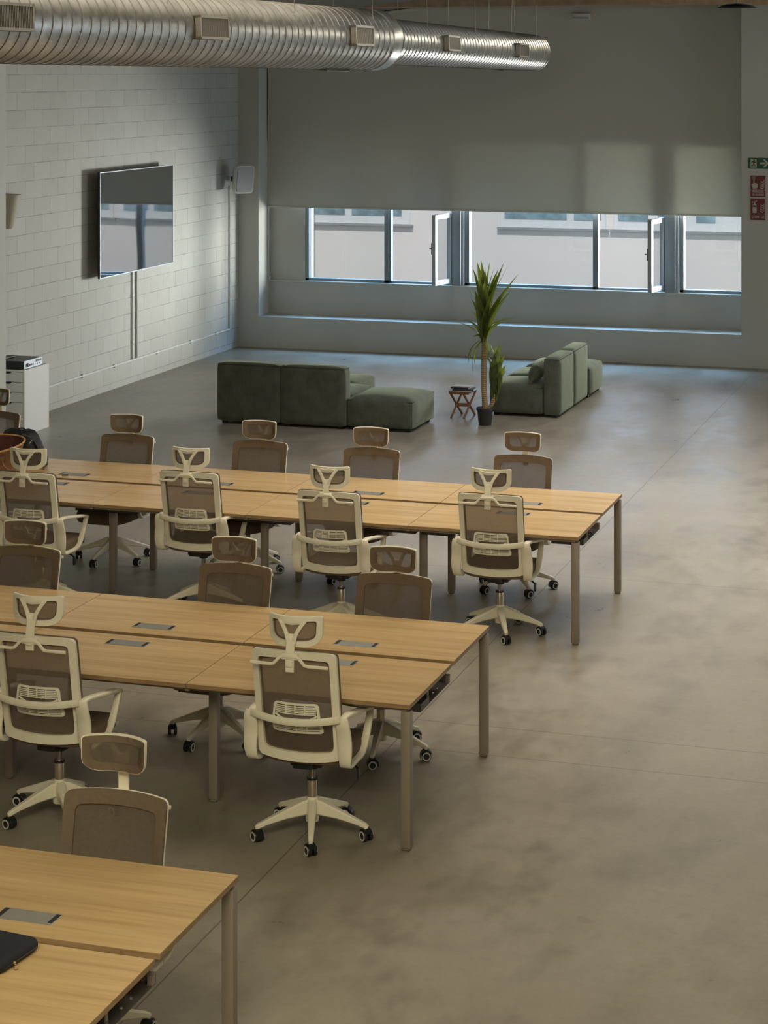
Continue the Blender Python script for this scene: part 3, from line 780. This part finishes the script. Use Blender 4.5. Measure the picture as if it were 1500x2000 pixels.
m = MB(); m.box((-.01, -.092, .262), (.024, .01, .02), 'port', .003); m.box((-.05, -.09, .268), (.012, .008, .012), 'port', .002); m.tube([(.11, -.09, .20), (.135, -.085, .235)], .003, 'paper', 6); m.build('buckle', bp)['label'] = 'metal buckles'
m = MB(); m.sweep(subdiv([(.14, -.05, .22), (.19, -.06, .16), (.245, -.075, .09), (.27, -.09, .035), (.262, -.10, .012)]), (0, 1, 0), .032, .008, 'packfab'); m.sweep(subdiv([(.26, -.10, .03), (.275, -.115, .012), (.262, -.13, .006)]), (0, 1, 0), .02, .005, 'strapgrey'); m.build('shoulder_strap', bp)
m = MB(); m.tube(subdiv([(-.05, .02, .296), (-.035, .02, .308), (.005, .02, .309), (.02, .02, .296)]), .006, 'packfab', 8); m.build('carry_handle', bp)
# pen
o = MB().tube([(-7.33, 14.94, .747), (-7.38, 14.93, .747)], .005, 'black', 8).build('marker_pen'); tag(o, 'short black pen lying right of the backpack on the back desk row', 'pen')

# ================================================================== LEFT WALL
tv = thing('television', 'large flat television on left block wall reflecting the windows', 'television', (-10.80, 23.96, 2.062), 0)
m = MB(); m.b(-.03, .0, -1.10, 1.10, -.635, .640, 'black', .006); m.b(-.075, -.03, -.85, .85, -.45, .30, 'black', .01); m.build('housing', tv)
m = MB(); bz = .012
m.b(.0, .006, -1.10, -1.10 + bz, -.635, .640, 'silver', .001).b(.0, .006, 1.10 - bz, 1.10, -.635, .640, 'darkgrey', .001).b(.0, .006, -1.09, 1.09, -.635, -.635 + bz, 'silver', .001).b(.0, .006, -1.09, 1.09, .640 - bz, .640, 'silver', .001)
m.build('bezel', tv, 0)['label'] = 'thin silver bezel'
MB().b(.0, .003, -1.088, 1.088, -.623, .628, 'screen').build('screen', tv, 0)['label'] = 'glossy dark screen'
MB().b(-.15, -.07, -.4, .4, -.2, .2, 'black').build('wall_bracket', tv, 0)
def pipe(name, pts, r, label, cat='pipe', clip=None, group=None):
    t = MB().tube(pts, r, 'conduit', 10)
    for c, s_ in (clip or []): t.box(c, s_, 'conduit', .002)
    return tag(t.build(name), label, cat, group)
xw = XL + .016
pipe('conduit', [(xw, 19.74, .287), (xw, 27.38, .287)], .013, 'long white pipe running low along the block wall above the floor', 'pipe', [((XL + .012, y, .287), (.03, .035, .045)) for y in (21.4, 22.7, 23.6, 24.9, 26.0, 26.9)])
pipe('conduit', [(xw, 24.12, .30), (xw, 24.12, 1.42)], .012, 'thin white pipe below the television, on the left of its pair', 'pipe', [((XL + .012, 24.12, z), (.03, .04, .03)) for z in (.52, 1.1)], 'pipes on the block wall')
pipe('conduit', [(xw, 24.25, .30), (xw, 24.25, 1.42)], .013, 'thin white pipe below the television, on the right of its pair', 'pipe', None, 'pipes on the block wall')
pipe('conduit', [(xw, 27.40, .287), (xw, 27.40, 2.30)], .014, 'upright white pipe in the corner under the wall speaker', 'pipe')
# wall speaker
sp = thing('wall_speaker', 'white wall speaker with grey grille high in the far left corner', 'speaker', (-10.70, 27.22, 2.40), math.radians(47)); sp.scale = (1.5, 1.7, 1.16)
m = MB(); rings = []
for d, hw, h0, h1 in ((-.07, .045, -.10, .13), (-.05, .07, -.14, .16), (.04, .098, -.165, .175), (.07, .10, -.16, .17)):
    rings.append([(d_[0], d, d_[1]) for d_ in rr([(-hw, h0 * 1.0), (hw * .8, h0), (hw, h1), (-hw * .85, h1)], .04, 5)])
for r in rings:
    for i, p in enumerate(r): r[i] = (p[0], -p[1], p[2])
m.loft(rings, 'spk'); m.build('cabinet_shell', sp, 50)
m = MB(); m.loft([[(x, y, z) for x, z in rr([(-.09, -.145), (.072, -.145), (.09, .155), (-.076, .155)], .036, 5)] for y in (-.069, -.078)], 'grille'); m.build('grille', sp, 50)['label'] = 'grey grille'
MB().b(-.02, .02, .05, .17, -.03, .03, 'darkgrey', .004).build('bracket', sp)
# sconce
sn = MB(); rings = []
for z, r in ((2.55, .165), (2.52, .163), (2.40, .13), (2.28, .10), (2.19, .075), (2.175, .06)):
    rings.append([(XL + r * math.sin(a), 20.80 - r * math.cos(a) * 1.05, z) for a in [PI * k / 16 for k in range(17)]])
sn.loft(rings, 'sconce'); tag(sn.build('wall_sconce', smooth=50), 'beige tapering wall sconce at left edge of the block wall', 'wall lamp')

# drawer unit + amplifier
dc = thing('drawer_cabinet', 'white drawer cabinet standing against the left block wall', 'cabinet', (-10.478, 20.30, 0))
m = MB(); m.b(-.018, 0, 0, .58, 0, .70, 'white', .001).b(-.36, -.342, 0, .58, 0, .70, 'white', .001).b(-.342, -.018, .0, .58, .682, .70, 'white').b(-.342, -.018, .56, .58, 0, .682, 'white').b(-.342, -.018, .004, .56, .0, .03, 'white')
m.build('carcass', dc, 0)
zs = [(.572, .676), (.462, .566), (.352, .456), (.195, .346), (.036, .189)]
for z0, z1 in zs:
    m = MB(); # front with an angled grip cut in the upper left
    pts = [(-.340, .0, z0), (-.020, .0, z0), (-.020, .0, z1), (-.150, .0, z1), (-.175, .0, z1 - .02), (-.300, .0, z1 - .02), (-.325, .0, z1), (-.340, .0, z1)]
    m.poly(pts, (0, .016, 0), 'white'); m.build('drawer', dc, 0)
    MB().b(-.33, -.14, .02, .025, z1 - .04, z1 + .004, 'black').build('drawer_gap', dc, 0)
am = thing('amplifier', 'black hi-fi amplifier with silver front on the white drawer cabinet', 'amplifier', (-10.485, 20.31, .7005))
MB().b(-.34, -.006, 0, .425, .01, .092, 'black', .002).b(-.3, -.03, .02, .40, 0, .012, 'black').b(-.335, -.30, .02, .40, .092, .10, 'darkgrey').build('case', am, 0)
MB().b(-.006, 0, 0, .425, .008, .094, 'silver', .001).build('faceplate', am, 0)['label'] = 'silver faceplate'
MB().b(0, .0015, .265, .40, .056, .080, 'darkgrey').build('display', am, 0)
MB().lathe([(.0, 0), (.021, 0), (.019, .016), (.0, .017)], 'black', (0, .075, .045), 16, 'x').build('volume_knob', am)
for y in (.125, .16, .195): MB().b(0, .003, y, y + .02, .03, .05, 'black').build('button', am, 0)
for y in (.25, .30, .35): MB().lathe([(.0, 0), (.005, 0), (.004, .006), (.0, .006)], 'black', (0, y, .035), 10, 'x').build('knob', am)
o = MB().box((-10.80, 20.52, .805), (.10, .26, .006), 'darkgrey').tube([(-10.80, 20.44, .80), (-10.80, 20.44, .842)], .005, 'black', 8).build('antenna'); o.name = 'aerial'; o.parent = am; o.matrix_parent_inverse = Matrix.Translation((10.485, -20.31, -.7005))

# ================================================================== SOFAS
def cushion(x0, x1, y0, y1, z0, z1, m='sofa', puff=.02, r=.03):
    """padded block: rounded, softly swollen"""
    mb = MB(); cx, cy, cz_ = (x0 + x1) / 2, (y0 + y1) / 2, (z0 + z1) / 2; hx, hy, hz = (x1 - x0) / 2, (y1 - y0) / 2, (z1 - z0) / 2
    N = 9
    bm = mb.bm; r_ = bmesh.ops.create_cube(bm, size=2)
    bmesh.ops.subdivide_edges(bm, edges=bm.edges[:], cuts=N, use_grid_fill=True)
    for v in bm.verts:
        p = v.co.copy(); q = Vector((p.x * hx, p.y * hy, p.z * hz))
        # round the corners
        inner = Vector((max(-hx + r, min(hx - r, q.x)), max(-hy + r, min(hy - r, q.y)), max(-hz + r, min(hz - r, q.z))))
        d = q - inner
        if d.length > 1e-6 and sum(abs(c) > 1e-6 for c in d) > 1: q = inner + d.normalized() * r
        k = puff
        fx, fy, fz = (1 - p.x ** 2), (1 - p.y ** 2), (1 - p.z ** 2)
        if abs(p.z) > .99: q.z += math.copysign(k * (fx * fy) ** .6, p.z) if p.z > 0 else 0
        if abs(p.x) > .99: q.x += math.copysign(k * .35 * (fy * fz) ** .6, p.x)
        if abs(p.y) > .99: q.y += math.copysign(k * .35 * (fx * fz) ** .6, p.y)
        v.co = q + Vector((cx, cy, cz_))
    for f in bm.faces: f.material_index = mb.mi(m)
    return mb
def piping(mb, x0, x1, y0, y1, z, r=.006):
    P = rr([(x0 + .01, y0 + .01), (x1 - .01, y0 + .01), (x1 - .01, y1 - .01), (x0 + .01, y1 - .01)], .02, 3); P.append(P[0])
    mb.tube([(x, y, z) for x, y in P], r, 'piping', 6)
s1 = thing('sofa', 'dark green modular sofa with its backs turned to the desks', 'sofa', (-7.9, 21.7, 0), 0, 'green modular sofas')
def part(mb, name, root): 
    o = mb.build(name, root, 50); o.location = -Vector(root.location); return o
def feet(x0, x1, y0, y1):
    m = MB()
    for x in (x0 + .07, x1 - .07):
        for y in (y0 + .07, y1 - .07): m.b(x - .025, x + .025, y - .025, y + .025, 0, .03, 'black')
    return m
for (x0, x1) in ((-8.812, -8.062), (-8.056, -7.306)):
    m = cushion(x0, x1, 21.665, 21.865, .028, .672, puff=.012, r=.03); piping(m, x0, x1, 21.665, 21.865, .655); part(m, 'backrest', s1)
    m = cushion(x0, x1, 21.872, 22.62, .028, .36, puff=.03); piping(m, x0, x1, 21.872, 22.62, .34); part(m, 'seat_module', s1)
    part(feet(x0, x1, 21.68, 22.6), 'foot', s1)
m = cushion(-7.298, -6.540, 21.695, 22.55, .028, .345, puff=.045, r=.035); piping(m, -7.298, -6.540, 21.695, 22.55, .325); part(m, 'ottoman_module', s1); part(feet(-7.298, -6.54, 21.7, 22.55), 'foot', s1)
m = cushion(-8.20, -7.50, 22.64, 23.38, .028, .36, puff=.035, r=.035); part(m, 'seat_module', s1); part(feet(-8.20, -7.50, 22.66, 23.36), 'foot', s1)
s2 = thing('sofa', 'green modular sofa standing right of the plant with its backs to the right', 'sofa', (-5.6, 24.2, 0), 0, 'green modular sofas')
for i, (y0, y1) in enumerate(((23.10, 23.865), (23.872, 24.636))):
    m = cushion(-5.432, -5.236, y0, y1, .028, .672, puff=.012, r=.03); piping(m, -5.432, -5.236, y0, y1, .655); part(m, 'backrest', s2)
    m = cushion(-6.06, -5.44, y0, y1, .028, .345, puff=.03); piping(m, -6.06, -5.44, y0, y1, .328); part(m, 'seat_module', s2)
    part(feet(-6.06, -5.24, y0, y1), 'foot', s2)
m = cushion(-6.02, -5.215, 24.645, 25.41, .028, .36, puff=.04, r=.035); piping(m, -6.02, -5.215, 24.645, 25.41, .335); part(m, 'ottoman_module', s2); part(feet(-6.02, -5.21, 24.65, 25.41), 'foot', s2)
pl = MB(); bm = pl.bm; bmesh.ops.create_cube(bm, size=2); bmesh.ops.subdivide_edges(bm, edges=bm.edges[:], cuts=8, use_grid_fill=True)
for v in bm.verts:
    x, y, z = v.co; k = (1 - abs(y) ** 2.5) * (1 - abs(z) ** 2.5)
    v.co = Vector((x * (.012 + .07 * max(0, k) ** .5), y * .20 * (1 - .06 * (1 - z * z)), z * .105 * (1 - .06 * (1 - y * y))))
for f in bm.faces: f.material_index = pl.mi('sofa')
po = pl.build('cushion', smooth=60); po.location = (-5.565, 23.36, .48); po.rotation_euler = (0, math.radians(22), math.radians(5))
tag(po, 'green square cushion leaning on the right sofa back', 'cushion')

# ================================================================== FOLDING STOOL TABLE + BOOKS
st = thing('folding_side_table', 'small folding wooden side table holding books beside the plant', 'side table', (-6.32, 22.93, 0), math.radians(0))
for sx in (-.075, .075):
    for s_ in (-1, 1):
        m = MB(); m.sweep([(sx + s_ * .01 - s_ * .035, -s_ * .15, .0), (sx + s_ * .01 + s_ * .035, s_ * .12, .285)], (1, 0, 0), .018, .024, 'stoolwood'); m.build('leg', st, 0)
MB().b(-.085, .085, -.03, .03, .115, .150, 'stoolwood', .003).build('crossbar', st, 0)
MB().b(-.10, .10, -.125, -.10, .265, .285, 'stoolwood', .002).b(-.10, .10, .10, .125, .265, .285, 'stoolwood', .002).build('top_rail', st, 0)
m = MB()
for k in range(6): m.b(-.13, .13, -.135 + k * .046, -.095 + k * .046, .286, .296, 'stoolwood', .002)
m.build('top_slat', st, 0)
bx = [(-6.32, 22.93, .2965, .27, .25, .006, -4, 'paper', 'magazine', 'pale thin magazine at the bottom of the stack on the side table'),
      (-6.30, 22.92, .3030, .24, .21, .018, 6, 'bookdark', 'book', 'dark covered book in the middle of the stack on the side table'),
      (-6.33, 22.94, .3215, .22, .17, .016, -8, 'bookdark', 'book', 'dark spined book below the top one of the stack'),
      (-6.315, 22.93, .3380, .21, .15, .012, -2, 'paper', 'book', 'pale covered book lying on top of the stack')]
for x, y, z, w_, d_, h_, rz, mt, nm, lb in bx:
    t = thing(nm, lb, nm, (x, y, z), math.radians(rz), 'reading matter on the side table')
    if h_ < .01: MB().b(-w_ / 2, w_ / 2, -d_ / 2, d_ / 2, 0, h_, mt, .0015).build('cover', t, 0)
    else:
        MB().b(-w_ / 2, w_ / 2, -d_ / 2, d_ / 2, 0, .002, mt).b(-w_ / 2, w_ / 2, -d_ / 2, d_ / 2, h_ - .002, h_, mt).b(-w_ / 2, w_ / 2, -d_ / 2, -d_ / 2 + .002, 0, h_, mt).build('cover', t, 0)
        MB().b(-w_ / 2 + .004, w_ / 2 - .004, -d_ / 2 + .003, d_ / 2 - .004, .002, h_ - .002, 'paper').build('page_block', t, 0)

# ================================================================== PLANT
pt = thing('potted_dracaena', 'tall leafy dracaena in a black plastic pot between the sofas', 'plant', (-5.935, 22.45, 0))
MB().lathe([(.0, 0), (.070, 0), (.088, .165), (.097, .165), (.097, .192), (.090, .192), (.085, .17), (.0, .17)], 'pot', n=28).build('pot', pt, 40)
MB().lathe([(.0, .160), (.086, .165), (.05, .185), (.0, .188)], 'soil', n=20).build('soil', pt, 60)
MB().tube([(0, .0, .16), (.0, .0, .2), (-.01, 0, .4), (-.012, 0, .7), (-.008, 0, .98)], [.036, .033, .031, .030, .024], 'trunk', 14).tube(subdiv([(.03, .01, .17), (.075, .02, .23), (.10, .03, .33), (.11, .03, .42)]), [.022] * 10 + [.016] * 9, 'trunk', 10).build('trunk', pt, 60)
def leaf(mb, base, tip, wid, sag, twist=0, bend=0):
    b0, t0 = Vector(base), Vector(tip); ax = t0 - b0; n = 12; up = Vector((0, 0, 1))
    out = Vector((ax.x, ax.y, 0)); out = out.normalized() if out.length > .01 else Vector((0, -1, 0))
    side = ax.normalized().cross(out); side = side.normalized() if side.length > .05 else Vector((1, 0, 0))
    side = Matrix.Rotation(twist, 3, ax.normalized()) @ side
    nrm = side.cross(ax.normalized())
    rows = []
    for i in range(n + 1):
        t = i / n
        p = b0 + ax * t + out * (-bend * math.sin(PI * t)) + up * (sag * math.sin(PI * t))
        w_ = wid * (.35 + .65 * min(1, t / .35)) * (1 - max(0, (t - .45) / .55) ** 1.8) + .0008
        ff = .30
        rows.append([p - side * w_ / 2 + nrm * w_ * ff * .4, p - side * w_ / 4 + nrm * w_ * ff * .15, p - nrm * .0 , p + side * w_ / 4 + nrm * w_ * ff * .15, p + side * w_ / 2 + nrm * w_ * ff * .4])
    V = [[mb.bm.verts.new(q) for q in r] for r in rows]; fs = []
    for i in range(n):
        for j in range(4): fs.append(mb.bm.faces.new((V[i][j], V[i][j + 1], V[i + 1][j + 1], V[i + 1][j])))
    mb._tag(fs, 'leaf')
# leaves given as (base height, tip right/left offset, tip depth offset, tip height, width)
crown = MB()
Ls = [(1.02, -.10, .03, 1.80, .060), (1.03, -.03, -.06, 1.83, .065), (1.05, .03, .10, 1.80, .06), (1.0, -.15, .05, 1.72, .055), (1.0, .22, -.02, 1.80, .070), (1.0, .24, .09, 1.76, .045),
      (1.0, .37, .04, 1.68, .075), (1.0, .35, -.14, 1.62, .05), (.98, .32, -.05, 1.52, .055), (.98, -.19, -.05, 1.56, .070), (.95, -.12, -.12, 1.40, .055), (.96, -.20, .0, 1.28, .060),
      (.92, -.18, .11, 1.24, .045), (.92, -.36, -.04, 1.14, .042), (.90, -.27, .12, 1.15, .04), (.94, .33, .04, 1.20, .050), (.94, .27, -.08, 1.19, .040), (.95, .16, .16, 1.12, .045),
      (1.02, .05, -.20, 1.62, .065), (1.02, .00, -.14, 1.58, .070), (1.0, -.06, -.19, 1.50, .065), (.98, .10, -.16, 1.45, .060), (1.02, .10, .18, 1.70, .06), (1.02, -.08, .19, 1.66, .06),
      (.92, -.13, -.06, .98, .055), (1.0, -.11, .0, 1.68, .07), (1.0, .10, .02, 1.74, .075), (1.0, .15, -.05, 1.72, .07), (1.02, .0, .0, 1.72, .06)]
for zb, dx, dy, zt, w_ in Ls:
    leaf(crown, (random.uniform(-.015, .015) - .008, random.uniform(-.015, .015), zb - .04 + random.uniform(-.05, .02)), (dx, dy, zt), w_ * 1.75, -.0 if zt > 1.3 else .06, random.uniform(-.5, .5), .05 + .08 * abs(dx))
# drooping skirt leaves by the trunk
for dx, dy, zt, w_ in ((-.13, -.03, .50, .06), (-.09, -.06, .62, .05), (.05, -.07, .70, .045), (-.20, .03, .66, .05)):
    leaf(crown, (-.01, 0, .96), (dx, dy, zt), w_, .03, 0, -.05)
crown.build('leaf_crown', pt, 70)
low = MB()
for dx, dy, zt, w_ in ((.02, .03, .90, .085), (.08, .04, .88, .080), (.15, .02, .91, .075), (.21, .0, .82, .065), (.22, -.04, .68, .065), (.03, -.05, .72, .075), (.10, -.06, .70, .075), (-.02, .05, .78, .06), (.19, .08, .60, .06), (.0, -.02, .60, .06), (.14, -.08, .60, .06)):
    leaf(low, (.11 + random.uniform(-.01, .01), .03, .34 + random.uniform(-.08, .04)), (dx + .03, dy, zt), w_ * 1.6, 0, random.uniform(-.6, .6), .06)
low.build('lower_leaves', pt, 70)

# ================================================================== DUCTS
def duct(name, label, P0, P1, R, pitch, grp):
    P0, P1 = Vector(P0), Vector(P1); ax = (P1 - P0); Ln = ax.length; q = Vector((0, 1, 0)).rotation_difference(ax.normalized())
    root = thing(name, label, 'duct', P0, 0, grp); root.rotation_mode = 'QUATERNION'; root.rotation_quaternion = q
    prof = []; s_ = 0
    k = 0
    shell = MB(); shell.lathe([(R, 0)] + [(R, Ln * i / 40) for i in range(1, 41)], 'duct', n=64, axis='y', cap=False); 
    o = shell.build('shell', root, 60)
    ribs = MB(); n = int(Ln / pitch); N = 64; T_ = n * N
    # continuous spiral seam
    rings = []
    for i in range(T_ + 1):
        a = 2 * PI * i / N; y = Ln * .003 + i / N * pitch
        if y > Ln: break
        c, s2_ = math.cos(a), math.sin(a)
        rings.append([(c * (R - .001), y - .0075, s2_ * (R - .001)), (c * (R + .0035), y - .0035, s2_ * (R + .0035)), (c * (R + .0035), y + .0035, s2_ * (R + .0035)), (c * (R - .001), y + .0075, s2_ * (R - .001))])
    ribs.loft(rings, 'ductrib'); ribs.build('spiral_seam', root, 50)
    return root, Ln
G = 'ventilation ducts under the ceiling'
big, LB = duct('air_duct', 'thick galvanised spiral duct crossing the top left of the hall', (-6.320, 10.2, 4.2382), (-5.679, 17.712, 4.191), .262, .118, G)
sml, LS = duct('air_duct', 'slimmer galvanised spiral duct continuing from the thick one towards the shade', (-5.6566, 17.815, 4.183), (-5.634, 23.45, 4.124), .205, .105, G)
MB().lathe([(.262, LB - .22), (.268, LB - .22), (.268, LB - .02), (.258, LB), (.215, LB + .035), (.206, LB + .04)], 'duct', n=64, axis='y', cap=False).build('reducer', big, 40)
MB().lathe([(.205, -.0), (.210, 0), (.210, .04), (.205, .04)], 'duct', (0, LS - .04, 0), 64, 'y', cap=False).lathe([(.0, LS), (.19, LS), (.205, LS - .01)], 'duct', n=64, axis='y', cap=False).build('end_cap', sml, 40)
def grille_box(root, R, y, ang, length=.50, h=.17, dep=.05):
    """air outlet on the duct side; ang = direction in duct section (0 = +x, -90 = down)"""
    e = MB(); a = math.radians(ang); nx = Vector((math.cos(a), 0, math.sin(a))); tz = Vector((-math.sin(a), 0, math.cos(a))); ay = Vector((0, 1, 0))
    rot = Matrix((nx, ay, tz)).transposed()
    def bx_(d0, d1, y0, y1, t0, t1, m): 
        c = nx * ((d0 + d1) / 2) + ay * ((y0 + y1) / 2) + tz * ((t0 + t1) / 2); e.box(tuple(c), (d1 - d0, y1 - y0, t1 - t0), m, 0, rot)
    r0, r1 = R - .03, R + dep; f = .018
    bx_(r0, r1, y, y + f, -h / 2, h / 2, 'grillebox'); bx_(r0, r1, y + length - f, y + length, -h / 2, h / 2, 'grillebox')
    bx_(r0, r1, y, y + length, -h / 2, -h / 2 + f, 'grillebox'); bx_(r0, r1, y, y + length, h / 2 - f, h / 2, 'grillebox')
    bx_(r0, r0 + .035, y, y + length, -h / 2, h / 2, 'ductback')
    n = 26
    for i in range(n):
        yy = y + f + (length - 2 * f) * (i + .5) / n; bx_(r1 - .03, r1 - .006, yy - .0022, yy + .0022, -h / 2 + f, h / 2 - f, 'grillebox')
    e.build('air_grille', root, 0)
M['grillebox'] = plain('grille_galvanised', (.36, .34, .30, 1), .45, .6)
M['ductback'] = plain('grille_inside', (.09, .07, .055, 1), .8)
def along(root_p0, root_p1, px):   # distance along a duct axis whose picture column is px
    lo, hi = 0., 1.; c, s = math.cos(YAW), math.sin(YAW)
    for _ in range(40):
        t = (lo + hi) / 2; p = Vector(root_p0).lerp(Vector(root_p1), t); r = p.x * c + p.y * s; d = -p.x * s + p.y * c
        if 750 + 4094.29 * r / d < px: lo = t
        else: hi = t
    return lo * (Vector(root_p1) - Vector(root_p0)).length
PB = ((-6.320, 10.2, 4.2382), (-5.679, 17.712, 4.191)); PS = ((-5.6566, 17.815, 4.183), (-5.634, 23.45, 4.124))
g0 = along(*PB, 4); grille_box(big, .262, g0 - .62, 3, .50); grille_box(big, .262, 3.575, 3, .45); grille_box(big, .262, 6.36, 3, .40)
grille_box(big, .262, 6.35, -97, .48, .17, .012)
grille_box(sml, .205, 1.27, 3, .42, .15); grille_box(sml, .205, 4.02, 0, .42, .15); grille_box(sml, .205, 4.12, -97, .42, .15, .010)
def hang(root, R, y, splay):
    m = MB(); m.tube([(-R - .002, y, 0), (-R * .7, y, R * .74), (-splay, y, .85)], .003, 'cable', 5).tube([(R + .002, y, 0), (R * .74, y, R * .70), (splay, y, .85)], .003, 'cable', 5); m.build('hanger_wire', root, 0)
for y in (1.2, 3.3, 5.4, 7.0): hang(big, .262, y, .16)
for y in (.9, 2.6, 4.2, 5.2): hang(sml, .205, y, .13)
# cable clips riding on the shell
# high-bay lamp, upper right corner
hb = thing('pendant_lamp', 'dark shallow dish lamp hanging at the top right corner', 'pendant lamp', (-3.517, 25.0, 4.668))
MB().lathe([(.228, 0), (.235, .004), (.20, .030), (.12, .048), (.04, .056), (.0, .057)], 'lampdark', n=36).lathe([(.0, .004), (.225, .0)], 'lampdark', n=36, cap=False).build('lamp_dish', hb, 40)
MB().tube([(0, 0, .05), (0, 0, .55)], .008, 'darkgrey', 8).build('lamp_rod', hb)
m = MB()
for k in range(18):
    a = 2 * PI * k / 18; m.b(-.002, .002, .09, .22, .03, .040, 'darkgrey'); 
m.build('heat_fin', hb, 0)
# sensor box on the shade
sb_ = thing('sensor_box', 'small pale grey box mounted high on the shade', 'emergency light', (-6.062, 28.09, 4.655))
MB().b(-.118, .118, -.045, .022, -.04, .04, 'spk', .006).build('box_body', sb_)
MB().b(-.11, .11, -.050, -.044, -.036, -.006, 'grille', .002).build('light_cover', sb_)

# ================================================================== SIGNS
FN = {}
def text_mesh(body, size, loc, w_, mat, parent, name='lettering'):
    c = bpy.data.curves.new(name, 'FONT'); c.body = body; c.size = size; c.align_x = 'CENTER'; c.align_y = 'CENTER'; c.extrude = .0006; c.space_line = .95; c.offset = .0008
    tmp = bpy.data.objects.new(name, c); COL.objects.link(tmp)
    bpy.context.view_layer.update(); dg = bpy.context.evaluated_depsgraph_get(); me = bpy.data.meshes.new_from_object(tmp.evaluated_get(dg))
    xs = [v.co.x for v in me.vertices]; k = w_ / (max(xs) - min(xs))
    for v in me.vertices: v.co.x *= k
    bpy.data.objects.remove(tmp); me.materials.clear(); me.materials.append(M[mat])
    o = bpy.data.objects.new(name, me); COL.objects.link(o); o.parent = parent; o.location = loc; o.rotation_euler = (PI / 2, 0, 0); return o
def flat(mb, pts, y, m, t=.0012): mb.poly([(x, y, z) for x, z in pts], (0, -t, 0), m); return mb
def flames(mb, ox, oz, s, y):
    for k in range(4):
        zz = oz + k * .024 * s
        flat(mb, [(ox - .022 * s + .003 * k, zz), (ox + .0 * s, zz - .012 * s), (ox + .022 * s, zz + .010 * s), (ox + .026 * s, zz + .030 * s), (ox + .014 * s, zz + .012 * s), (ox - .002 * s, zz + .0 * s), (ox - .020 * s, zz + .016 * s)], y, 'signwhite')
ysg = YW - .004
ex = thing('exit_sign', 'green emergency exit sign with running figure and arrow', 'sign', (-3.60, ysg, 2.70))
MB().b(-.158, .158, -.003, .0035, -.072, .072, 'green').build('sign_plate', ex, 0)
m = MB(); y = -.0035
flat(m, [(-.128, -.058), (-.048, -.058), (-.048, .058), (-.128, .058)], y, 'signwhite'); m.build('door_pictogram', ex, 0)
m = MB(); y = -.0055
m.lathe([(.0, 0), (.011, 0), (.011, .001), (.0, .001)], 'green', (-.080, y - .001, .040), 12, 'y')
flat(m, [(-.098, .026), (-.078, .030), (-.070, .010), (-.082, -.008), (-.094, -.004)], y, 'green')
flat(m, [(-.098, .026), (-.118, .018), (-.120, .0), (-.113, .002), (-.110, .014), (-.096, .014)], y, 'green')
flat(m, [(-.078, .028), (-.062, .016), (-.052, .022), (-.050, .016), (-.062, .006), (-.076, .014)], y, 'green')
flat(m, [(-.082, -.008), (-.066, -.020), (-.062, -.050), (-.070, -.050), (-.076, -.026), (-.094, -.012)], y, 'green')
flat(m, [(-.094, -.006), (-.098, -.026), (-.122, -.030), (-.122, -.038), (-.092, -.036), (-.084, -.014)], y, 'green'); m.build('running_figure', ex, 0)
m = MB(); y = -.0035
flat(m, [(-.005, -.012), (.062, -.012), (.062, .012), (-.005, .012)], y, 'signwhite')
flat(m, [(.03, .052), (.062, .052), (.112, 0), (.062, -.052), (.03, -.052), (.078, 0)], y, 'signwhite'); m.build('arrow', ex, 0)
al = thing('fire_alarm_sign', 'dark red fire alarm button sign reading PULSADOR DE ALARMA', 'sign', (-3.631, ysg, 2.398))
MB().b(-.097, .097, -.003, .0035, -.138, .138, 'red').build('sign_plate', al, 0)
m = MB(); y = -.0035
m.b(-.097, .097, y - .001, y, -.051, -.047, 'signwhite')
flat(m, [(-.066, -.034), (-.028, -.034), (-.006, -.020), (-.004, .030), (-.016, .040), (-.046, .046), (-.046, .092), (-.058, .092), (-.060, .036), (-.082, .036), (-.084, .010)], y, 'signwhite')
for a, b_, c, d in ((-.078, -.032, .122, .126), (-.078, -.032, .092, .096), (-.078, -.074, .092, .126), (-.036, -.032, .092, .126), (-.062, -.048, .102, .116)): m.b(a, b_, y - .001, y, c, d, 'signwhite')
flames(m, .055, -.026, 1.15, y); m.build('alarm_pictogram', al, 0)
text_mesh('PULSADOR\nDE ALARMA', .040, (0, -.0035, -.092), .165, 'signwhite', al)
fe = thing('extinguisher_sign', 'dark red fire extinguisher sign reading EXTINTOR', 'sign', (-3.631, ysg, 2.094))
MB().b(-.097, .097, -.003, .0035, -.141, .141, 'red').build('sign_plate', fe, 0)
m = MB(); m.b(-.097, .097, y - .001, y, -.060, -.056, 'signwhite')
flat(m, rr([(-.070, -.046), (-.018, -.046), (-.018, .072), (-.070, .072)], [.004, .004, .022, .022], 4), y, 'signwhite')
m.b(-.068, -.020, y - .002, y - .001, .030, .052, 'bookdark'); m.b(-.052, -.036, y - .001, y, .072, .098, 'signwhite')
flat(m, [(-.052, .092), (-.070, .104), (-.082, .080), (-.076, .078), (-.066, .094), (-.050, .084)], y, 'signwhite')
flat(m, [(-.052, .100), (-.012, .118), (-.010, .110), (-.036, .094)], y, 'signwhite')
flames(m, .055, -.030, 1.15, y); m.build('extinguisher_pictogram', fe, 0)
text_mesh('EXTINTOR', .050, (0, -.0035, -.100), .168, 'signwhite', fe)
